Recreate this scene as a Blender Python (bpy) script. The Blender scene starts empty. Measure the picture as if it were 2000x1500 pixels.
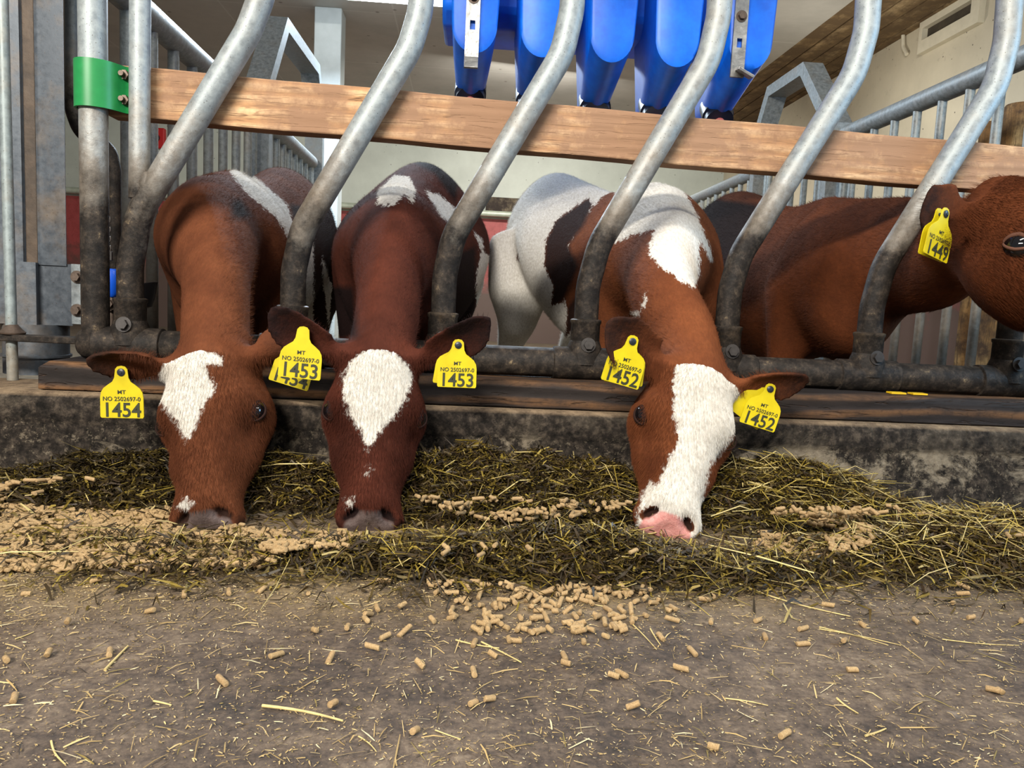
import bpy, bmesh, math, random
import numpy as np
from mathutils import Vector, Matrix

S = bpy.context.scene
COL = S.collection
rnd = random.Random(11)
rng = np.random.default_rng(11)
PI = math.pi

# ------------------------------------------------------------------ camera
FPX, CAM_H = 1500.0, 0.36
YAW, PITCH, ROLL = math.radians(3.9), math.radians(6.15), math.radians(2.75)
_f = np.array([math.sin(YAW)*math.cos(PITCH), math.cos(YAW)*math.cos(PITCH), -math.sin(PITCH)])
_r0 = np.array([math.cos(YAW), -math.sin(YAW), 0.0])
_u0 = np.cross(_r0, _f)
CR = _r0*math.cos(ROLL) + _u0*math.sin(ROLL)
CU = _u0*math.cos(ROLL) - _r0*math.sin(ROLL)
CF = _f
CC = np.array([0.0, 0.0, CAM_H])
cam = bpy.data.cameras.new('camera')
cam.sensor_width = 36.0
cam.lens = FPX/2000*36
cam.clip_start = 0.02
cam_ob = bpy.data.objects.new('camera', cam)
COL.objects.link(cam_ob)
cam_ob.matrix_world = Matrix(((CR[0], CU[0], -CF[0], CC[0]), (CR[1], CU[1], -CF[1], CC[1]), (CR[2], CU[2], -CF[2], CC[2]), (0, 0, 0, 1)))
S.camera = cam_ob

# ------------------------------------------------------------------ light and exposure
S.view_settings.view_transform = 'Standard'
S.view_settings.look = 'None'
S.view_settings.gamma = 1.0
S.view_settings.exposure = 0.08
W = bpy.data.worlds.new('barn_daylight')
S.world = W
W.use_nodes = True
W.node_tree.nodes['Background'].inputs['Color'].default_value = (0.80, 0.90, 1.0, 1)
W.node_tree.nodes['Background'].inputs['Strength'].default_value = 0.30

def area(name, loc, target, sx, sy, power, color):
    l = bpy.data.lights.new(name, 'AREA')
    l.shape = 'RECTANGLE'; l.size = sx; l.size_y = sy; l.energy = power; l.color = color
    o = bpy.data.objects.new(name, l); COL.objects.link(o)
    o.location = loc
    o.rotation_euler = (Vector(target)-Vector(loc)).to_track_quat('-Z', 'Y').to_euler()
    return o
area('alley_overhead_light', (0.3, 0.0, 2.5), (0.2, 0.9, 0.0), 1.3, 0.3, 34, (1.0, 0.96, 0.88))
area('alley_tube_light', (-1.35, -2.0, 2.25), (0.1, 1.5, 0.35), 1.9, 0.12, 280, (1.0, 0.95, 0.86))
area('alley_tube_light_far', (1.9, 0.3, 2.4), (0.8, 1.6, 0.2), 1.2, 0.12, 22, (1.0, 0.95, 0.86))
area('window_daylight', (2.35, 0.75, 1.15), (1.0, 1.5, 0.6), 0.7, 0.7, 26, (0.36, 0.68, 1.0))
area('pen_tube_light', (-0.75, 4.7, 2.2), (-0.6, 4.0, 0.0), 1.2, 0.12, 150, (0.74, 0.87, 1.0))
area('pen_tube_light_right', (0.6, 6.4, 2.2), (0.4, 7.4, 0.0), 1.2, 0.12, 110, (1.0, 0.96, 0.88))
fill_light = bpy.data.lights.new('ceiling_fill', 'POINT'); fill_light.energy = 14; fill_light.color = (1.0, 0.94, 0.82); fill_light.shadow_soft_size = .12  # added point fill that brightens the ceiling boards; no real fitting there
fill_light_ob = bpy.data.objects.new('ceiling_fill', fill_light); COL.objects.link(fill_light_ob); fill_light_ob.location = (2.2, 5.0, 1.6)

S.cycles.max_bounces = 5; S.cycles.diffuse_bounces = 3; S.cycles.glossy_bounces = 2; S.cycles.transmission_bounces = 1
S.cycles.adaptive_threshold = 0.05

# ------------------------------------------------------------------ layout helpers: a sight line met with a plane of the barn
def ray(px, py):
    return CR*(px-1000)/FPX + CU*(750-py)/FPX + CF
def PY(px, py, Y):
    d = ray(px, py); return CC + d*(Y/d[1])
def PZ(px, py, z):
    d = ray(px, py); return CC + d*((z-CAM_H)/d[2])
def PX(px, py, X):
    d = ray(px, py); return CC + d*(X/d[0])
def proj(P):
    d = np.asarray(P, float)-CC
    w = d@CF
    return np.stack([1000+FPX*(d@CR)/w, 750-FPX*(d@CU)/w], -1)

# ------------------------------------------------------------------ mesh helpers
class MB:
    def __init__(s): s.v = []; s.f = []
    def add(s, vs, fs):
        b = len(s.v)
        s.v += [tuple(map(float, p)) for p in vs]
        s.f += [tuple(b+i for i in f) for f in fs]
        return s
    def box(s, c, size, rz=0.0, M=None):
        hx, hy, hz = size[0]/2, size[1]/2, size[2]/2
        vs = [Vector((x*hx, y*hy, z*hz)) for x in (-1, 1) for y in (-1, 1) for z in (-1, 1)]
        R = M if M is not None else Matrix.Rotation(rz, 3, 'Z')
        vs = [R @ p + Vector(c) for p in vs]
        return s.add(vs, [(0, 1, 3, 2), (4, 6, 7, 5), (0, 4, 5, 1), (2, 3, 7, 6), (0, 2, 6, 4), (1, 5, 7, 3)])
    def beam(s, a, b, w, h, up=(0, 0, 1)):
        """square bar from a to b, w across, h along up"""
        a, b = Vector(a), Vector(b)
        d = (b-a).normalized(); x = d.cross(Vector(up)).normalized(); z = x.cross(d)
        vs = []
        for p in (a, b):
            for i, j in ((-1, -1), (1, -1), (1, 1), (-1, 1)):
                vs.append(p + x*(i*w/2) + z*(j*h/2))
        return s.add(vs, [(3, 2, 1, 0), (4, 5, 6, 7), (0, 1, 5, 4), (1, 2, 6, 5), (2, 3, 7, 6), (3, 0, 4, 7)])
    def tube(s, path, r, seg=20, cap=True):
        P = [Vector(p) for p in path]
        rs = r if isinstance(r, (list, tuple)) else [r]*len(P)
        T = []
        for i in range(len(P)):
            T.append((P[min(i+1, len(P)-1)]-P[max(i-1, 0)]).normalized())
        ref = Vector((0, 1, 0)) if abs(T[0].y) < .9 else Vector((1, 0, 0))
        n = (ref - T[0]*ref.dot(T[0])).normalized()
        vs, fs = [], []
        for i, p in enumerate(P):
            n = (n - T[i]*n.dot(T[i])).normalized()
            b = T[i].cross(n)
            for k in range(seg):
                a = 2*PI*k/seg
                vs.append(p + (n*math.cos(a)+b*math.sin(a))*rs[i])
        for i in range(len(P)-1):
            for k in range(seg):
                k2 = (k+1) % seg
                fs.append((i*seg+k, i*seg+k2, (i+1)*seg+k2, (i+1)*seg+k))
        if cap:
            fs.append(tuple(range(seg))[::-1]); fs.append(tuple((len(P)-1)*seg+k for k in range(seg)))
        return s.add(vs, fs)
    def rings(s, R, cap=True):
        seg = len(R[0]); vs = [p for r in R for p in r]; fs = []
        for i in range(len(R)-1):
            for k in range(seg):
                k2 = (k+1) % seg
                fs.append((i*seg+k, i*seg+k2, (i+1)*seg+k2, (i+1)*seg+k))
        if cap:
            fs.append(tuple(range(seg))[::-1]); fs.append(tuple((len(R)-1)*seg+k for k in range(seg)))
        return s.add(vs, fs)
    def prism(s, poly, a, b):
        """poly: 2D outline mapped through a(p) and b(p) to the two faces"""
        n = len(poly)
        vs = [a(p) for p in poly]+[b(p) for p in poly]
        fs = [tuple(range(n)), tuple(range(2*n-1, n-1, -1))]+[(i, n+i, n+(i+1) % n, (i+1) % n) for i in range(n)]
        return s.add(vs, fs)
    def ball(s, c, r, nu=16, nv=10, sc=(1, 1, 1)):
        vs, fs = [], []
        for i in range(nv+1):
            t = PI*i/nv
            for k in range(nu):
                a = 2*PI*k/nu
                vs.append((c[0]+r*sc[0]*math.sin(t)*math.cos(a), c[1]+r*sc[1]*math.sin(t)*math.sin(a), c[2]+r*sc[2]*math.cos(t)))
        for i in range(nv):
            for k in range(nu):
                fs.append((i*nu+k, (i+1)*nu+k, (i+1)*nu+(k+1) % nu, i*nu+(k+1) % nu))
        return s.add(vs, fs)

def fillet(pts, rad, n=8):
    pts = [Vector(p) for p in pts]
    out = [pts[0]]
    for i in range(1, len(pts)-1):
        a, b, c = pts[i-1], pts[i], pts[i+1]
        u, v = (a-b).normalized(), (c-b).normalized()
        ang = u.angle(v)
        d = min(rad/math.tan(ang/2), (a-b).length*.48, (c-b).length*.48)
        p0, p2 = b+u*d, b+v*d
        for k in range(n+1):
            t = k/n
            out.append(p0*(1-t)**2 + b*2*t*(1-t) + p2*t*t)
    out.append(pts[-1])
    return out

def root_of(o):
    loc = Vector((0, 0, 0))
    while o is not None:
        loc += o.location; o = o.parent
    return loc

def obj(name, mb, m, parent=None, smooth=None, bevel=0.0, at=None):
    """ONE mesh object; coordinates in mb are the barn's"""
    base = root_of(parent) if parent is not None else Vector(tuple(map(float, at)) if at is not None else (0, 0, 0))
    me = bpy.data.meshes.new(name)
    me.from_pydata([(p[0]-base.x, p[1]-base.y, p[2]-base.z) for p in mb.v], [], mb.f)
    me.update()
    bm = bmesh.new(); bm.from_mesh(me); bmesh.ops.recalc_face_normals(bm, faces=bm.faces); bm.to_mesh(me); bm.free()
    if m is not None: me.materials.append(m)
    if smooth is not None:
        me.polygons.foreach_set('use_smooth', [True]*len(me.polygons))
        me.set_sharp_from_angle(angle=math.radians(smooth))
    o = bpy.data.objects.new(name, me)
    COL.objects.link(o)
    if parent is not None: o.parent = parent
    else: o.location = base
    if bevel:
        b = o.modifiers.new('edge', 'BEVEL'); b.width = bevel; b.segments = 2; b.limit_method = 'ANGLE'
    return o

def tag(o, label, cat, group=None, kind=None):
    o['label'] = label; o['category'] = cat
    if group: o['group'] = group
    if kind: o['kind'] = kind
    return o

def thing(name, label, cat, loc, group=None):
    o = bpy.data.objects.new(name, None); COL.objects.link(o)
    o.empty_display_size = .05; o.location = tuple(map(float, loc))
    return tag(o, label, cat, group)

def struct(name, mb, m, label, cat, **k):
    return tag(obj(name, mb, m, **k), label, cat, kind='structure')

def smoothstep(a, b, x):
    t = np.clip((x-a)/(b-a), 0, 1); return t*t*(3-2*t)

# ------------------------------------------------------------------ material helpers
def srgb(*c):
    return tuple((x/255/12.92 if x/255 <= .04045 else ((x/255+.055)/1.055)**2.4) for x in c)+(1,)

class NT:
    def __init__(s, name):
        s.m = bpy.data.materials.new(name); s.m.use_nodes = True
        s.t = s.m.node_tree; s.b = s.t.nodes['Principled BSDF']
        s.co = s.t.nodes.new('ShaderNodeTexCoord')
        s.geo = s.t.nodes.new('ShaderNodeNewGeometry')
    def n(s, typ, **k):
        x = s.t.nodes.new(typ)
        for a, v in k.items(): setattr(x, a, v)
        return x
    def l(s, a, b): s.t.links.new(a, b)
    def set(s, sock, v):
        if hasattr(v, 'is_output') or isinstance(v, bpy.types.NodeSocket): s.l(v, sock)
        else: sock.default_value = v
    def coord(s, scale=(1, 1, 1), src='Object', rot=(0, 0, 0)):
        mp = s.n('ShaderNodeMapping'); s.l(s.geo.outputs['Position'] if src == 'World' else s.co.outputs[src], mp.inputs['Vector'])
        mp.inputs['Scale'].default_value = scale; mp.inputs['Rotation'].default_value = rot
        return mp.outputs['Vector']
    def noise(s, scale, detail=4, rough=.6, vec=None, dist=0.0):
        x = s.n('ShaderNodeTexNoise')
        s.set(x.inputs['Scale'], scale); x.inputs['Detail'].default_value = detail; x.inputs['Roughness'].default_value = rough; x.inputs['Distortion'].default_value = dist
        s.l(vec if vec is not None else s.co.outputs['Object'], x.inputs['Vector'])
        return x.outputs['Fac']
    def voro(s, scale, vec=None, feature='F1', rand=1.0, out='Distance'):
        x = s.n('ShaderNodeTexVoronoi', feature=feature); x.inputs['Scale'].default_value = scale; x.inputs['Randomness'].default_value = rand
        s.l(vec if vec is not None else s.co.outputs['Object'], x.inputs['Vector'])
        return x.outputs[out]
    def ramp(s, fac, *stops):
        x = s.n('ShaderNodeValToRGB'); e = x.color_ramp.elements
        while len(e) < len(stops): e.new(.5)
        for i, (p, c) in enumerate(stops):
            e[i].position = p; e[i].color = c if hasattr(c, '__len__') else (c, c, c, 1)
        s.set(x.inputs['Fac'], fac)
        return x.outputs['Color']
    def mix(s, fac, a, b, mode='MIX'):
        x = s.n('ShaderNodeMix', data_type='RGBA', blend_type=mode)
        s.set(x.inputs[0], fac); s.set(x.inputs[6], a); s.set(x.inputs[7], b)
        return x.outputs[2]
    def math(s, op, a, b=0.0, clamp=False):
        x = s.n('ShaderNodeMath', operation=op, use_clamp=clamp); s.set(x.inputs[0], a); s.set(x.inputs[1], b)
        return x.outputs[0]
    def attr(s, name, out='Color'):
        x = s.n('ShaderNodeAttribute', attribute_name=name); return x.outputs[out]
    def sep(s, col):
        x = s.n('ShaderNodeSeparateXYZ'); s.l(col, x.inputs[0]); return x.outputs
    def bump(s, h, strength=.3, dist=.01):
        x = s.n('ShaderNodeBump'); x.inputs['Strength'].default_value = strength; x.inputs['Distance'].default_value = dist
        s.l(h, x.inputs['Height']); s.l(x.outputs['Normal'], s.b.inputs['Normal'])
    def base(s, c): s.set(s.b.inputs['Base Color'], c)
    def rough(s, v): s.set(s.b.inputs['Roughness'], v)
    def metal(s, v): s.set(s.b.inputs['Metallic'], v)

def plain(name, col, rough=.6, metal=0.0, noise=.0, nscale=30, bump=0.0):
    t = NT(name)
    c = tuple(col)
    if noise:
        f = t.noise(nscale, 5)
        t.base(t.ramp(f, (.3, tuple(x*(1-noise) for x in c[:3])+(1,)), (.7, tuple(min(1, x*(1+noise)) for x in c[:3])+(1,))))
        if bump: t.bump(f, bump)
    else: t.base(c)
    t.rough(rough); t.metal(metal)
    return t.m

def galvanised(name, light=(150, 156, 158), dark=(104, 108, 110), grime_top=None, soft=.16, metal=.3, rough=.5, stain=.35):
    """zinc coated steel; below grime_top (a height above the floor) it carries old dried muck"""
    t = NT(name)
    w = t.coord((1, 1, 1), 'World')
    f = t.noise(60, 6, .7, w)
    c = t.ramp(f, (.3, srgb(*dark)), (.7, srgb(*light)))
    # brown stain specks
    s1 = t.noise(9, 6, .65, w)
    c = t.mix(t.math('MULTIPLY', t.ramp(s1, (.48, 0.0), (.75, 1.0)), stain), c, srgb(138, 112, 78))
    sp = t.voro(130, w)
    c = t.mix(t.ramp(sp, (.06, 1.0), (.13, 0.0)), c, srgb(70, 60, 50))
    t.rough(t.ramp(f, (.3, rough-.1), (.7, rough+.15)))
    if grime_top is not None:
        z = t.sep(t.geo.outputs['Position'])[2]
        n2 = t.noise(11, 6, .7, w)
        zz = t.math('ADD', z, t.math('MULTIPLY', t.math('SUBTRACT', n2, .5), .34))
        g = t.ramp(t.math('DIVIDE', t.math('SUBTRACT', zz, grime_top-soft), 2*soft), (0.0, 1.0), (1.0, 0.0))
        gn = t.noise(45, 8, .75, w)
        gc = t.ramp(gn, (.25, srgb(17, 15, 14)), (.48, srgb(37, 33, 30)), (.62, srgb(62, 54, 47)), (.74, srgb(138, 120, 92)))
        tan = t.ramp(t.math('DIVIDE', t.math('SUBTRACT', zz, grime_top-soft*.2), 2*soft), (0.0, 1.0), (1.0, 0.0))
        c = t.mix(t.math('MULTIPLY', tan, .5), c, srgb(140, 112, 76))
        c = t.mix(g, c, gc)
        t.metal(t.math('MULTIPLY', t.math('SUBTRACT', 1.0, g), metal))
        t.set(t.b.inputs['Specular IOR Level'], t.math('ADD', t.math('MULTIPLY', t.math('SUBTRACT', 1.0, g), .38), .12))
        t.bump(t.math('ADD', f, t.math('MULTIPLY', t.math('MULTIPLY', gn, g), 3.0)), .35, .002)
    else:
        t.metal(metal); t.bump(f, .15, .002)
    t.base(c)
    return t.m

def wood(name, cols, stretch=(2.2, 30, 30), dirt=.0, dirtcol=(52, 44, 40), bump=.4, axis_rot=(0, 0, 0), rough=.75, grain=.55):
    t = NT(name)
    v = t.coord(stretch, 'Object', axis_rot)
    wv = t.n('ShaderNodeTexWave', wave_type='BANDS', bands_direction='Z')
    wv.inputs['Scale'].default_value = .55; wv.inputs['Distortion'].default_value = 9.0; wv.inputs['Detail'].default_value = 4; wv.inputs['Detail Scale'].default_value = .8
    t.l(v, wv.inputs['Vector'])
    g = wv.outputs['Fac']
    f = t.noise(2.2, 8, .7, v)
    m = t.math('ADD', t.math('MULTIPLY', g, .45), t.math('MULTIPLY', f, .55))
    c = t.ramp(m, (.28, srgb(*cols[0])), (.5, srgb(*cols[1])), (.72, srgb(*cols[2])))
    gl = t.math('SINE', t.math('MULTIPLY', t.noise(.9, 5, .55, v, .6), 95.0))
    c = t.mix(t.math('MULTIPLY', t.ramp(gl, (.72, 0.0), (.98, 1.0)), grain), c, srgb(*[x*.55 for x in cols[0]]))
    cr = t.noise(3.5, 4, .5, t.coord((stretch[0]*1.5, stretch[1]*2.2, stretch[2]*2.2), 'Object', axis_rot), 1.0)
    crack = t.ramp(cr, (.33, 1.0), (.40, 0.0))
    c = t.mix(t.math('MULTIPLY', crack, .6), c, srgb(58, 42, 32))
    if dirt:
        d = t.noise(7, 8, .7)
        dd = t.ramp(d, (.5-dirt*.3, 1.0), (.5+.3*(1-dirt), 0.0))
        c = t.mix(dd, c, srgb(*dirtcol))
    t.base(c); t.rough(rough); t.b.inputs['Specular IOR Level'].default_value = .2
    t.bump(t.math('SUBTRACT', m, t.math('MULTIPLY', crack, .7)), bump, .004)
    return t.m

# ================================================================== SETTING
PEN_Z = -0.12
BACK_Y, RIGHT_X, LEFT_X, CEIL_Z = 9.0, 2.97, -5.0, 2.31

def alley_floor_mat():
    t = NT('alley_concrete')
    a = t.noise(3.2, 8, .65)
    b = t.noise(38, 8, .75)
    c = t.noise(160, 4, .7)
    m = t.math('ADD', t.math('MULTIPLY', a, .40), t.math('ADD', t.math('MULTIPLY', b, .38), t.math('MULTIPLY', c, .22)))
    col = t.ramp(m, (.38, srgb(30, 24, 20)), (.46, srgb(64, 52, 43)), (.53, srgb(92, 77, 63)), (.63, srgb(134, 117, 97)))
    sp = t.voro(150)
    spm = t.ramp(t.math('ADD', sp, t.math('MULTIPLY', t.noise(20, 3), .35)), (.20, 1.0), (.27, 0.0))
    col = t.mix(t.math('MULTIPLY', spm, .45), col, srgb(166, 142, 106))
    ch = t.ramp(t.noise(7, 5, .6), (.66, 0.0), (.74, 1.0))
    col = t.mix(t.math('MULTIPLY', ch, .55), col, srgb(168, 158, 148))
    dk = t.ramp(t.noise(26, 6, .7), (.62, 0.0), (.72, 1.0))
    col = t.mix(t.math('MULTIPLY', dk, .5), col, srgb(52, 42, 36))
    p_ = t.sep(t.geo.outputs['Position'])
    band = t.math('MULTIPLY', t.ramp(p_[1], (.79, 0.0), (.93, 1.0)), t.ramp(t.math('ADD', t.math('MULTIPLY', p_[0], .5), .5), (.58, 1.0), (.76, .25)))
    dn = t.ramp(t.math('ADD', t.math('MULTIPLY', t.noise(6, 5, .6), .55), t.math('MULTIPLY', t.noise(110, 4, .7), .45)), (.40, 0.0), (.60, 1.0))
    col = t.mix(t.math('MULTIPLY', t.math('MULTIPLY', band, dn), .75), col, srgb(152, 128, 88))
    t.base(col); t.rough(.85); t.bump(m, .8, .006)
    return t.m

def kerb_mat():
    t = NT('peeling_kerb')
    w = t.coord((1, 1, 1), 'World')
    n1 = t.noise(5.5, 9, .68, w, .6)
    n2 = t.noise(60, 6, .7, w)
    conc = t.ramp(n2, (.3, srgb(92, 82, 70)), (.7, srgb(140, 128, 110)))
    black = t.ramp(n2, (.35, srgb(20, 18, 16)), (.5, srgb(42, 37, 33)), (.65, srgb(76, 67, 58)))
    x = t.sep(t.geo.outputs['Position'])
    peel = t.ramp(n1, (.52, 0.0), (.57, 1.0))
    sp = t.ramp(t.noise(75, 5, .8, w), (.55, 0.0), (.60, 1.0))
    peel = t.math('MAXIMUM', peel, t.math('MULTIPLY', sp, .6))
    # the nosing along the top keeps its dark coat
    keep = t.ramp(t.math('DIVIDE', x[2], .2), (.54, 1.0), (.60, 0.12))
    keep2 = t.ramp(t.math('DIVIDE', x[2], .2), (.775, 0.0), (.80, 1.0))
    c = t.mix(t.math('MULTIPLY', peel, keep), black, conc)
    dust = t.ramp(t.noise(30, 5, .7, w), (.3, srgb(84, 70, 58)), (.7, srgb(140, 120, 96)))
    c = t.mix(keep2, c, dust)
    t.base(c); t.rough(.92); t.b.inputs['Specular IOR Level'].default_value = .12
    t.bump(t.math('ADD', t.math('MULTIPLY', peel, -.6), n2), .7, .004)
    return t.m

def wall_mat(name, white, red_below=None, grub=.25):
    t = NT(name)
    w = t.coord((1, 1, 1), 'World')
    n1 = t.noise(1.7, 8, .65, w)
    n2 = t.noise(14, 8, .75, w)
    c = t.ramp(n1, (.3, srgb(*[x*.88 for x in white])), (.7, srgb(*white)))
    g = t.ramp(n2, (.60, 0.0), (.75, 1.0))
    c = t.mix(t.math('MULTIPLY', g, grub), c, srgb(112, 100, 84))
    fl = t.voro(14, w)
    c = t.mix(t.ramp(fl, (.05, 1.0), (.075, 0.0)), c, srgb(58, 52, 46))
    if red_below is not None:
        x = t.sep(t.geo.outputs['Position'])
        rd = t.ramp(n2, (.3, srgb(128, 44, 44)), (.55, srgb(158, 66, 64)), (.8, srgb(120, 60, 56)))
        mk = t.math('ADD', x[2], t.math('MULTIPLY', t.math('SUBTRACT', t.noise(3.5, 8, .7, w), .5), 1.3))
        rd = t.mix(t.ramp(mk, (.45, 1.0), (.85, 0.0)), rd, srgb(84, 66, 58))
        c = t.mix(t.math('LESS_THAN', x[2], red_below), c, rd)
    t.base(c); t.rough(.55); t.bump(n2, .12, .004)
    return t.m

def ceiling_mat():
    t = NT('ceiling_panels')
    w = t.coord((1, 1, 1), 'World')
    x = t.sep(t.geo.outputs['Position'])
    n = t.noise(2.5, 7, .65, w)
    c = t.ramp(n, (.3, srgb(160, 158, 152)), (.7, srgb(182, 179, 172)))
    def seam(v, period, off):
        q = t.math('PINGPONG', t.math('ADD', v, off), period/2)
        return t.math('LESS_THAN', q, .006)
    sm = t.math('MAXIMUM', seam(x[0], 1.2, .56), seam(x[1], 1.2, .35))
    c = t.mix(t.math('MULTIPLY', sm, .6), c, srgb(196, 196, 190))
    g = t.ramp(t.voro(5, w), (.04, 1.0), (.09, 0.0))
    c = t.mix(t.math('MULTIPLY', g, .7), c, srgb(84, 74, 62))
    t.base(c); t.rough(.5)
    return t.m

M_alley = alley_floor_mat()
M_kerb = kerb_mat()
M_penfloor = plain('pen_bedding', srgb(96, 84, 66), .9, 0, .35, 22, .4)
RED_Z = float(PY(900, 424, 8.99)[2])
M_back = wall_mat('painted_back_wall', (196, 202, 192), RED_Z, .25)
M_right = wall_mat('painted_right_wall', (206, 196, 172), 0.75, .55)
M_ceil = ceiling_mat()
M_boards = wood('ceiling_boards', ((136, 112, 78), (168, 142, 104), (186, 162, 124)), (25, 1.2, 25), .15, (96, 78, 56), .3)

b = MB(); b.box((0, -.35, -.05), (8.0, 3.7, .1)); struct('floor', b, M_alley, 'worn concrete feed alley floor strewn with crumbs', 'floor')
b = MB(); b.box((-1.0, 5.3, PEN_Z-.05), (8.2, 7.6, .1)); struct('floor_pen', b, M_penfloor, 'pen floor the calves stand on behind the feed barrier', 'floor')
b = MB(); b.box((-1.0, BACK_Y+.06, 1.05), (8.2, .12, 2.6)); struct('wall_back', b, M_back, 'white painted back wall with a red band along its foot', 'wall')
b = MB(); b.box((RIGHT_X+.06, 5.2, 1.05), (.12, 7.7, 2.6)); struct('wall_right', b, M_right, 'grubby cream wall with the vent slot, beside the pen', 'wall')
b = MB(); b.box((LEFT_X-.06, 5.2, 1.05), (.12, 7.7, 2.6)); struct('wall_left', b, M_back, 'far wall of the barn beyond the gates', 'wall')
b = MB(); b.box((-1.37, 5.2, CEIL_Z+.05), (7.4, 7.7, .1)); struct('ceiling', b, M_ceil, 'smooth painted panel ceiling above the pens', 'ceiling')
b = MB()
for i in range(5):
    b.box((2.395+i*.145, 5.2, CEIL_Z+.035), (.135, 7.7, .07))
struct('ceiling_boards', b, M_boards, 'brown tongued boards of the ceiling along the vented wall', 'ceiling', bevel=.006)
# kerb with a rounded nosing
prof = [(1.366, -.08), (1.368, 0), (1.386, .105), (1.383, .112), (1.380, .120), (1.380, .148), (1.385, .157), (1.394, .162), (1.56, .163), (1.60, .15), (1.60, -.16), (1.37, -.16)]
b = MB()
xs = np.linspace(-2.6, 3.2, 60)
b.rings([[(x, p[0]+.002*math.sin(9*x+p[1]*40), p[1]) for p in prof] for x in xs])
struct('trim_kerb', b, M_kerb, 'low concrete feed kerb with peeling dark coating', 'kerb', smooth=40)

# ================================================================== STEEL OF THE FEED BARRIER
M_bar = galvanised('barrier_steel', (160, 166, 166), (118, 125, 128), grime_top=.55, soft=.08)
M_rail = galvanised('rail_steel', (96, 88, 82), (56, 51, 48), grime_top=.42, soft=.1, metal=.15)
M_zinc = galvanised('gate_zinc', (150, 156, 158), (98, 104, 106), metal=.3, stain=.3)
M_zincdirty = galvanised('gate_zinc_mucky', (150, 156, 154), (96, 100, 100), grime_top=.36, soft=.3, metal=.3)
M_sheet = galvanised('sheet_steel', (92, 98, 105), (68, 74, 81), metal=.3, rough=.42, stain=.5)
M_bolt = plain('rusty_bolt', srgb(96, 82, 72), .5, .6, .3, 90)
M_darkbolt = plain('mucky_bolt', srgb(58, 54, 52), .55, .4, .3, 90)
M_green = plain('green_enamel', srgb(26, 122, 62), .38, 0, .12, 40)

RY = 1.5
RAIL_Z = .244
fence = thing('feed_barrier', 'tubular steel feed barrier of slanted bars along the kerb', 'feed barrier', (-.69, RY, .163))
b = MB()
lx = float(PY(166, 668, RY)[0])
b.tube([(lx-.012, RY, RAIL_Z), (lx-.008, RY, RAIL_Z), (lx, RY, RAIL_Z), (2.4, RY, RAIL_Z)], [.012, .022, .029, .029], 28)
obj('bottom_rail', b, M_rail, fence, 50)
b = MB(); b.tube([(-.690, RY, RAIL_Z-.005), (-.690, RY, 2.31)], .0245, 28); obj('corner_post', b, M_bar, fence, 50)

def hexbolt(mb, c, n, r=.011, h=.009, thread=.0):
    c, n = Vector(c), Vector(n).normalized()
    mb.tube([c, c+n*.002], r*1.5, 18)
    mb.tube([c+n*.002, c+n*(.002+h)], r, 6)
    if thread: mb.tube([c+n*(.002+h), c+n*(.002+h+thread)], r*.5, 10)

BARS = [
    [(510, -140), (516, -20), (485, 62), (272, 415), (256, 520), (253, 655)],
    [(822, -140), (822, 20), (800, 95), (592, 445), (571, 530), (573, 668)],
    [(1122, -140), (1117, 20), (1098, 105), (886, 460), (866, 540), (865, 684)],
    [(1408, -140), (1404, 30), (1384, 118), (1170, 478), (1148, 560), (1140, 702)],
    [(1700, -140), (1692, 60), (1668, 145), (1446, 498), (1424, 570), (1416, 710)],
    [(1976, -140), (1966, 80), (1944, 170), (1726, 518), (1702, 600), (1692, 722)],
    [(2260, -140), (2244, 100), (2220, 190), (1992, 540), (1972, 620), (1966, 734)],
]
bx = []
for k, pl in enumerate(BARS):
    P = [PY(x, y, RY) for x, y in pl]
    # lower piece stands plumb in its socket
    P[-1][0] = P[-2][0] = .5*(P[-1][0]+P[-2][0]); P[-1][2] = RAIL_Z
    P[0][2] = 1.285
    if k == 0: P[0][0] = P[1][0]
    b = MB(); b.tube(fillet(P, .16, 8), .0238, 24)
    bar = obj('divider_bar', b, M_bar, fence, 50)
    x = float(P[-1][0]); bx.append(x)
    b = MB()
    b.tube([(x, RY, RAIL_Z), (x, RY, .322), (x, RY, .325), (x, RY, .330), (x, RY, .332)], [.0285, .0285, .0305, .0305, .0262], 26)
    b.tube([(x-.062, RY, RAIL_Z), (x-.060, RY, RAIL_Z), (x+.060, RY, RAIL_Z), (x+.062, RY, RAIL_Z)], [.030, .0325, .0325, .030], 28)
    b.tube([(x, RY, RAIL_Z), (x, RY, .275), (x, RY, .29)], [.036, .034, .0288], 26)
    so = obj('rail_socket', b, M_rail, bar, 40)
    b = MB(); hexbolt(b, (x+.002, RY-.0335, .283), (0, -1, .1), .0095, .008)
    obj('socket_bolt', b, M_darkbolt, bar, 30)
# plain upright welded to the first slanted bar
a0, a1 = PY(277, -140, RY), PY(272, 388, RY); a0[2] = 1.285
b = MB(); b.tube([(-.690, RY, 1.30), (2.4, RY, 1.30)], .024, 24); obj('top_rail', b, M_bar, fence, 50)
b = MB(); b.tube([(a0[0], RY, a0[2]), (a1[0], RY, a1[2])], .0185, 24)
obj('upright_pipe', b, M_bar, fence, 50)
b = MB(); w0 = PY(278, 350, RY)
b.ball((w0[0]+.012, RY-.010, w0[2]-.012), .017, 12, 8, (.8, .7, 1.5)); obj('weld_bead', b, M_bar, fence, 60)

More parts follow.
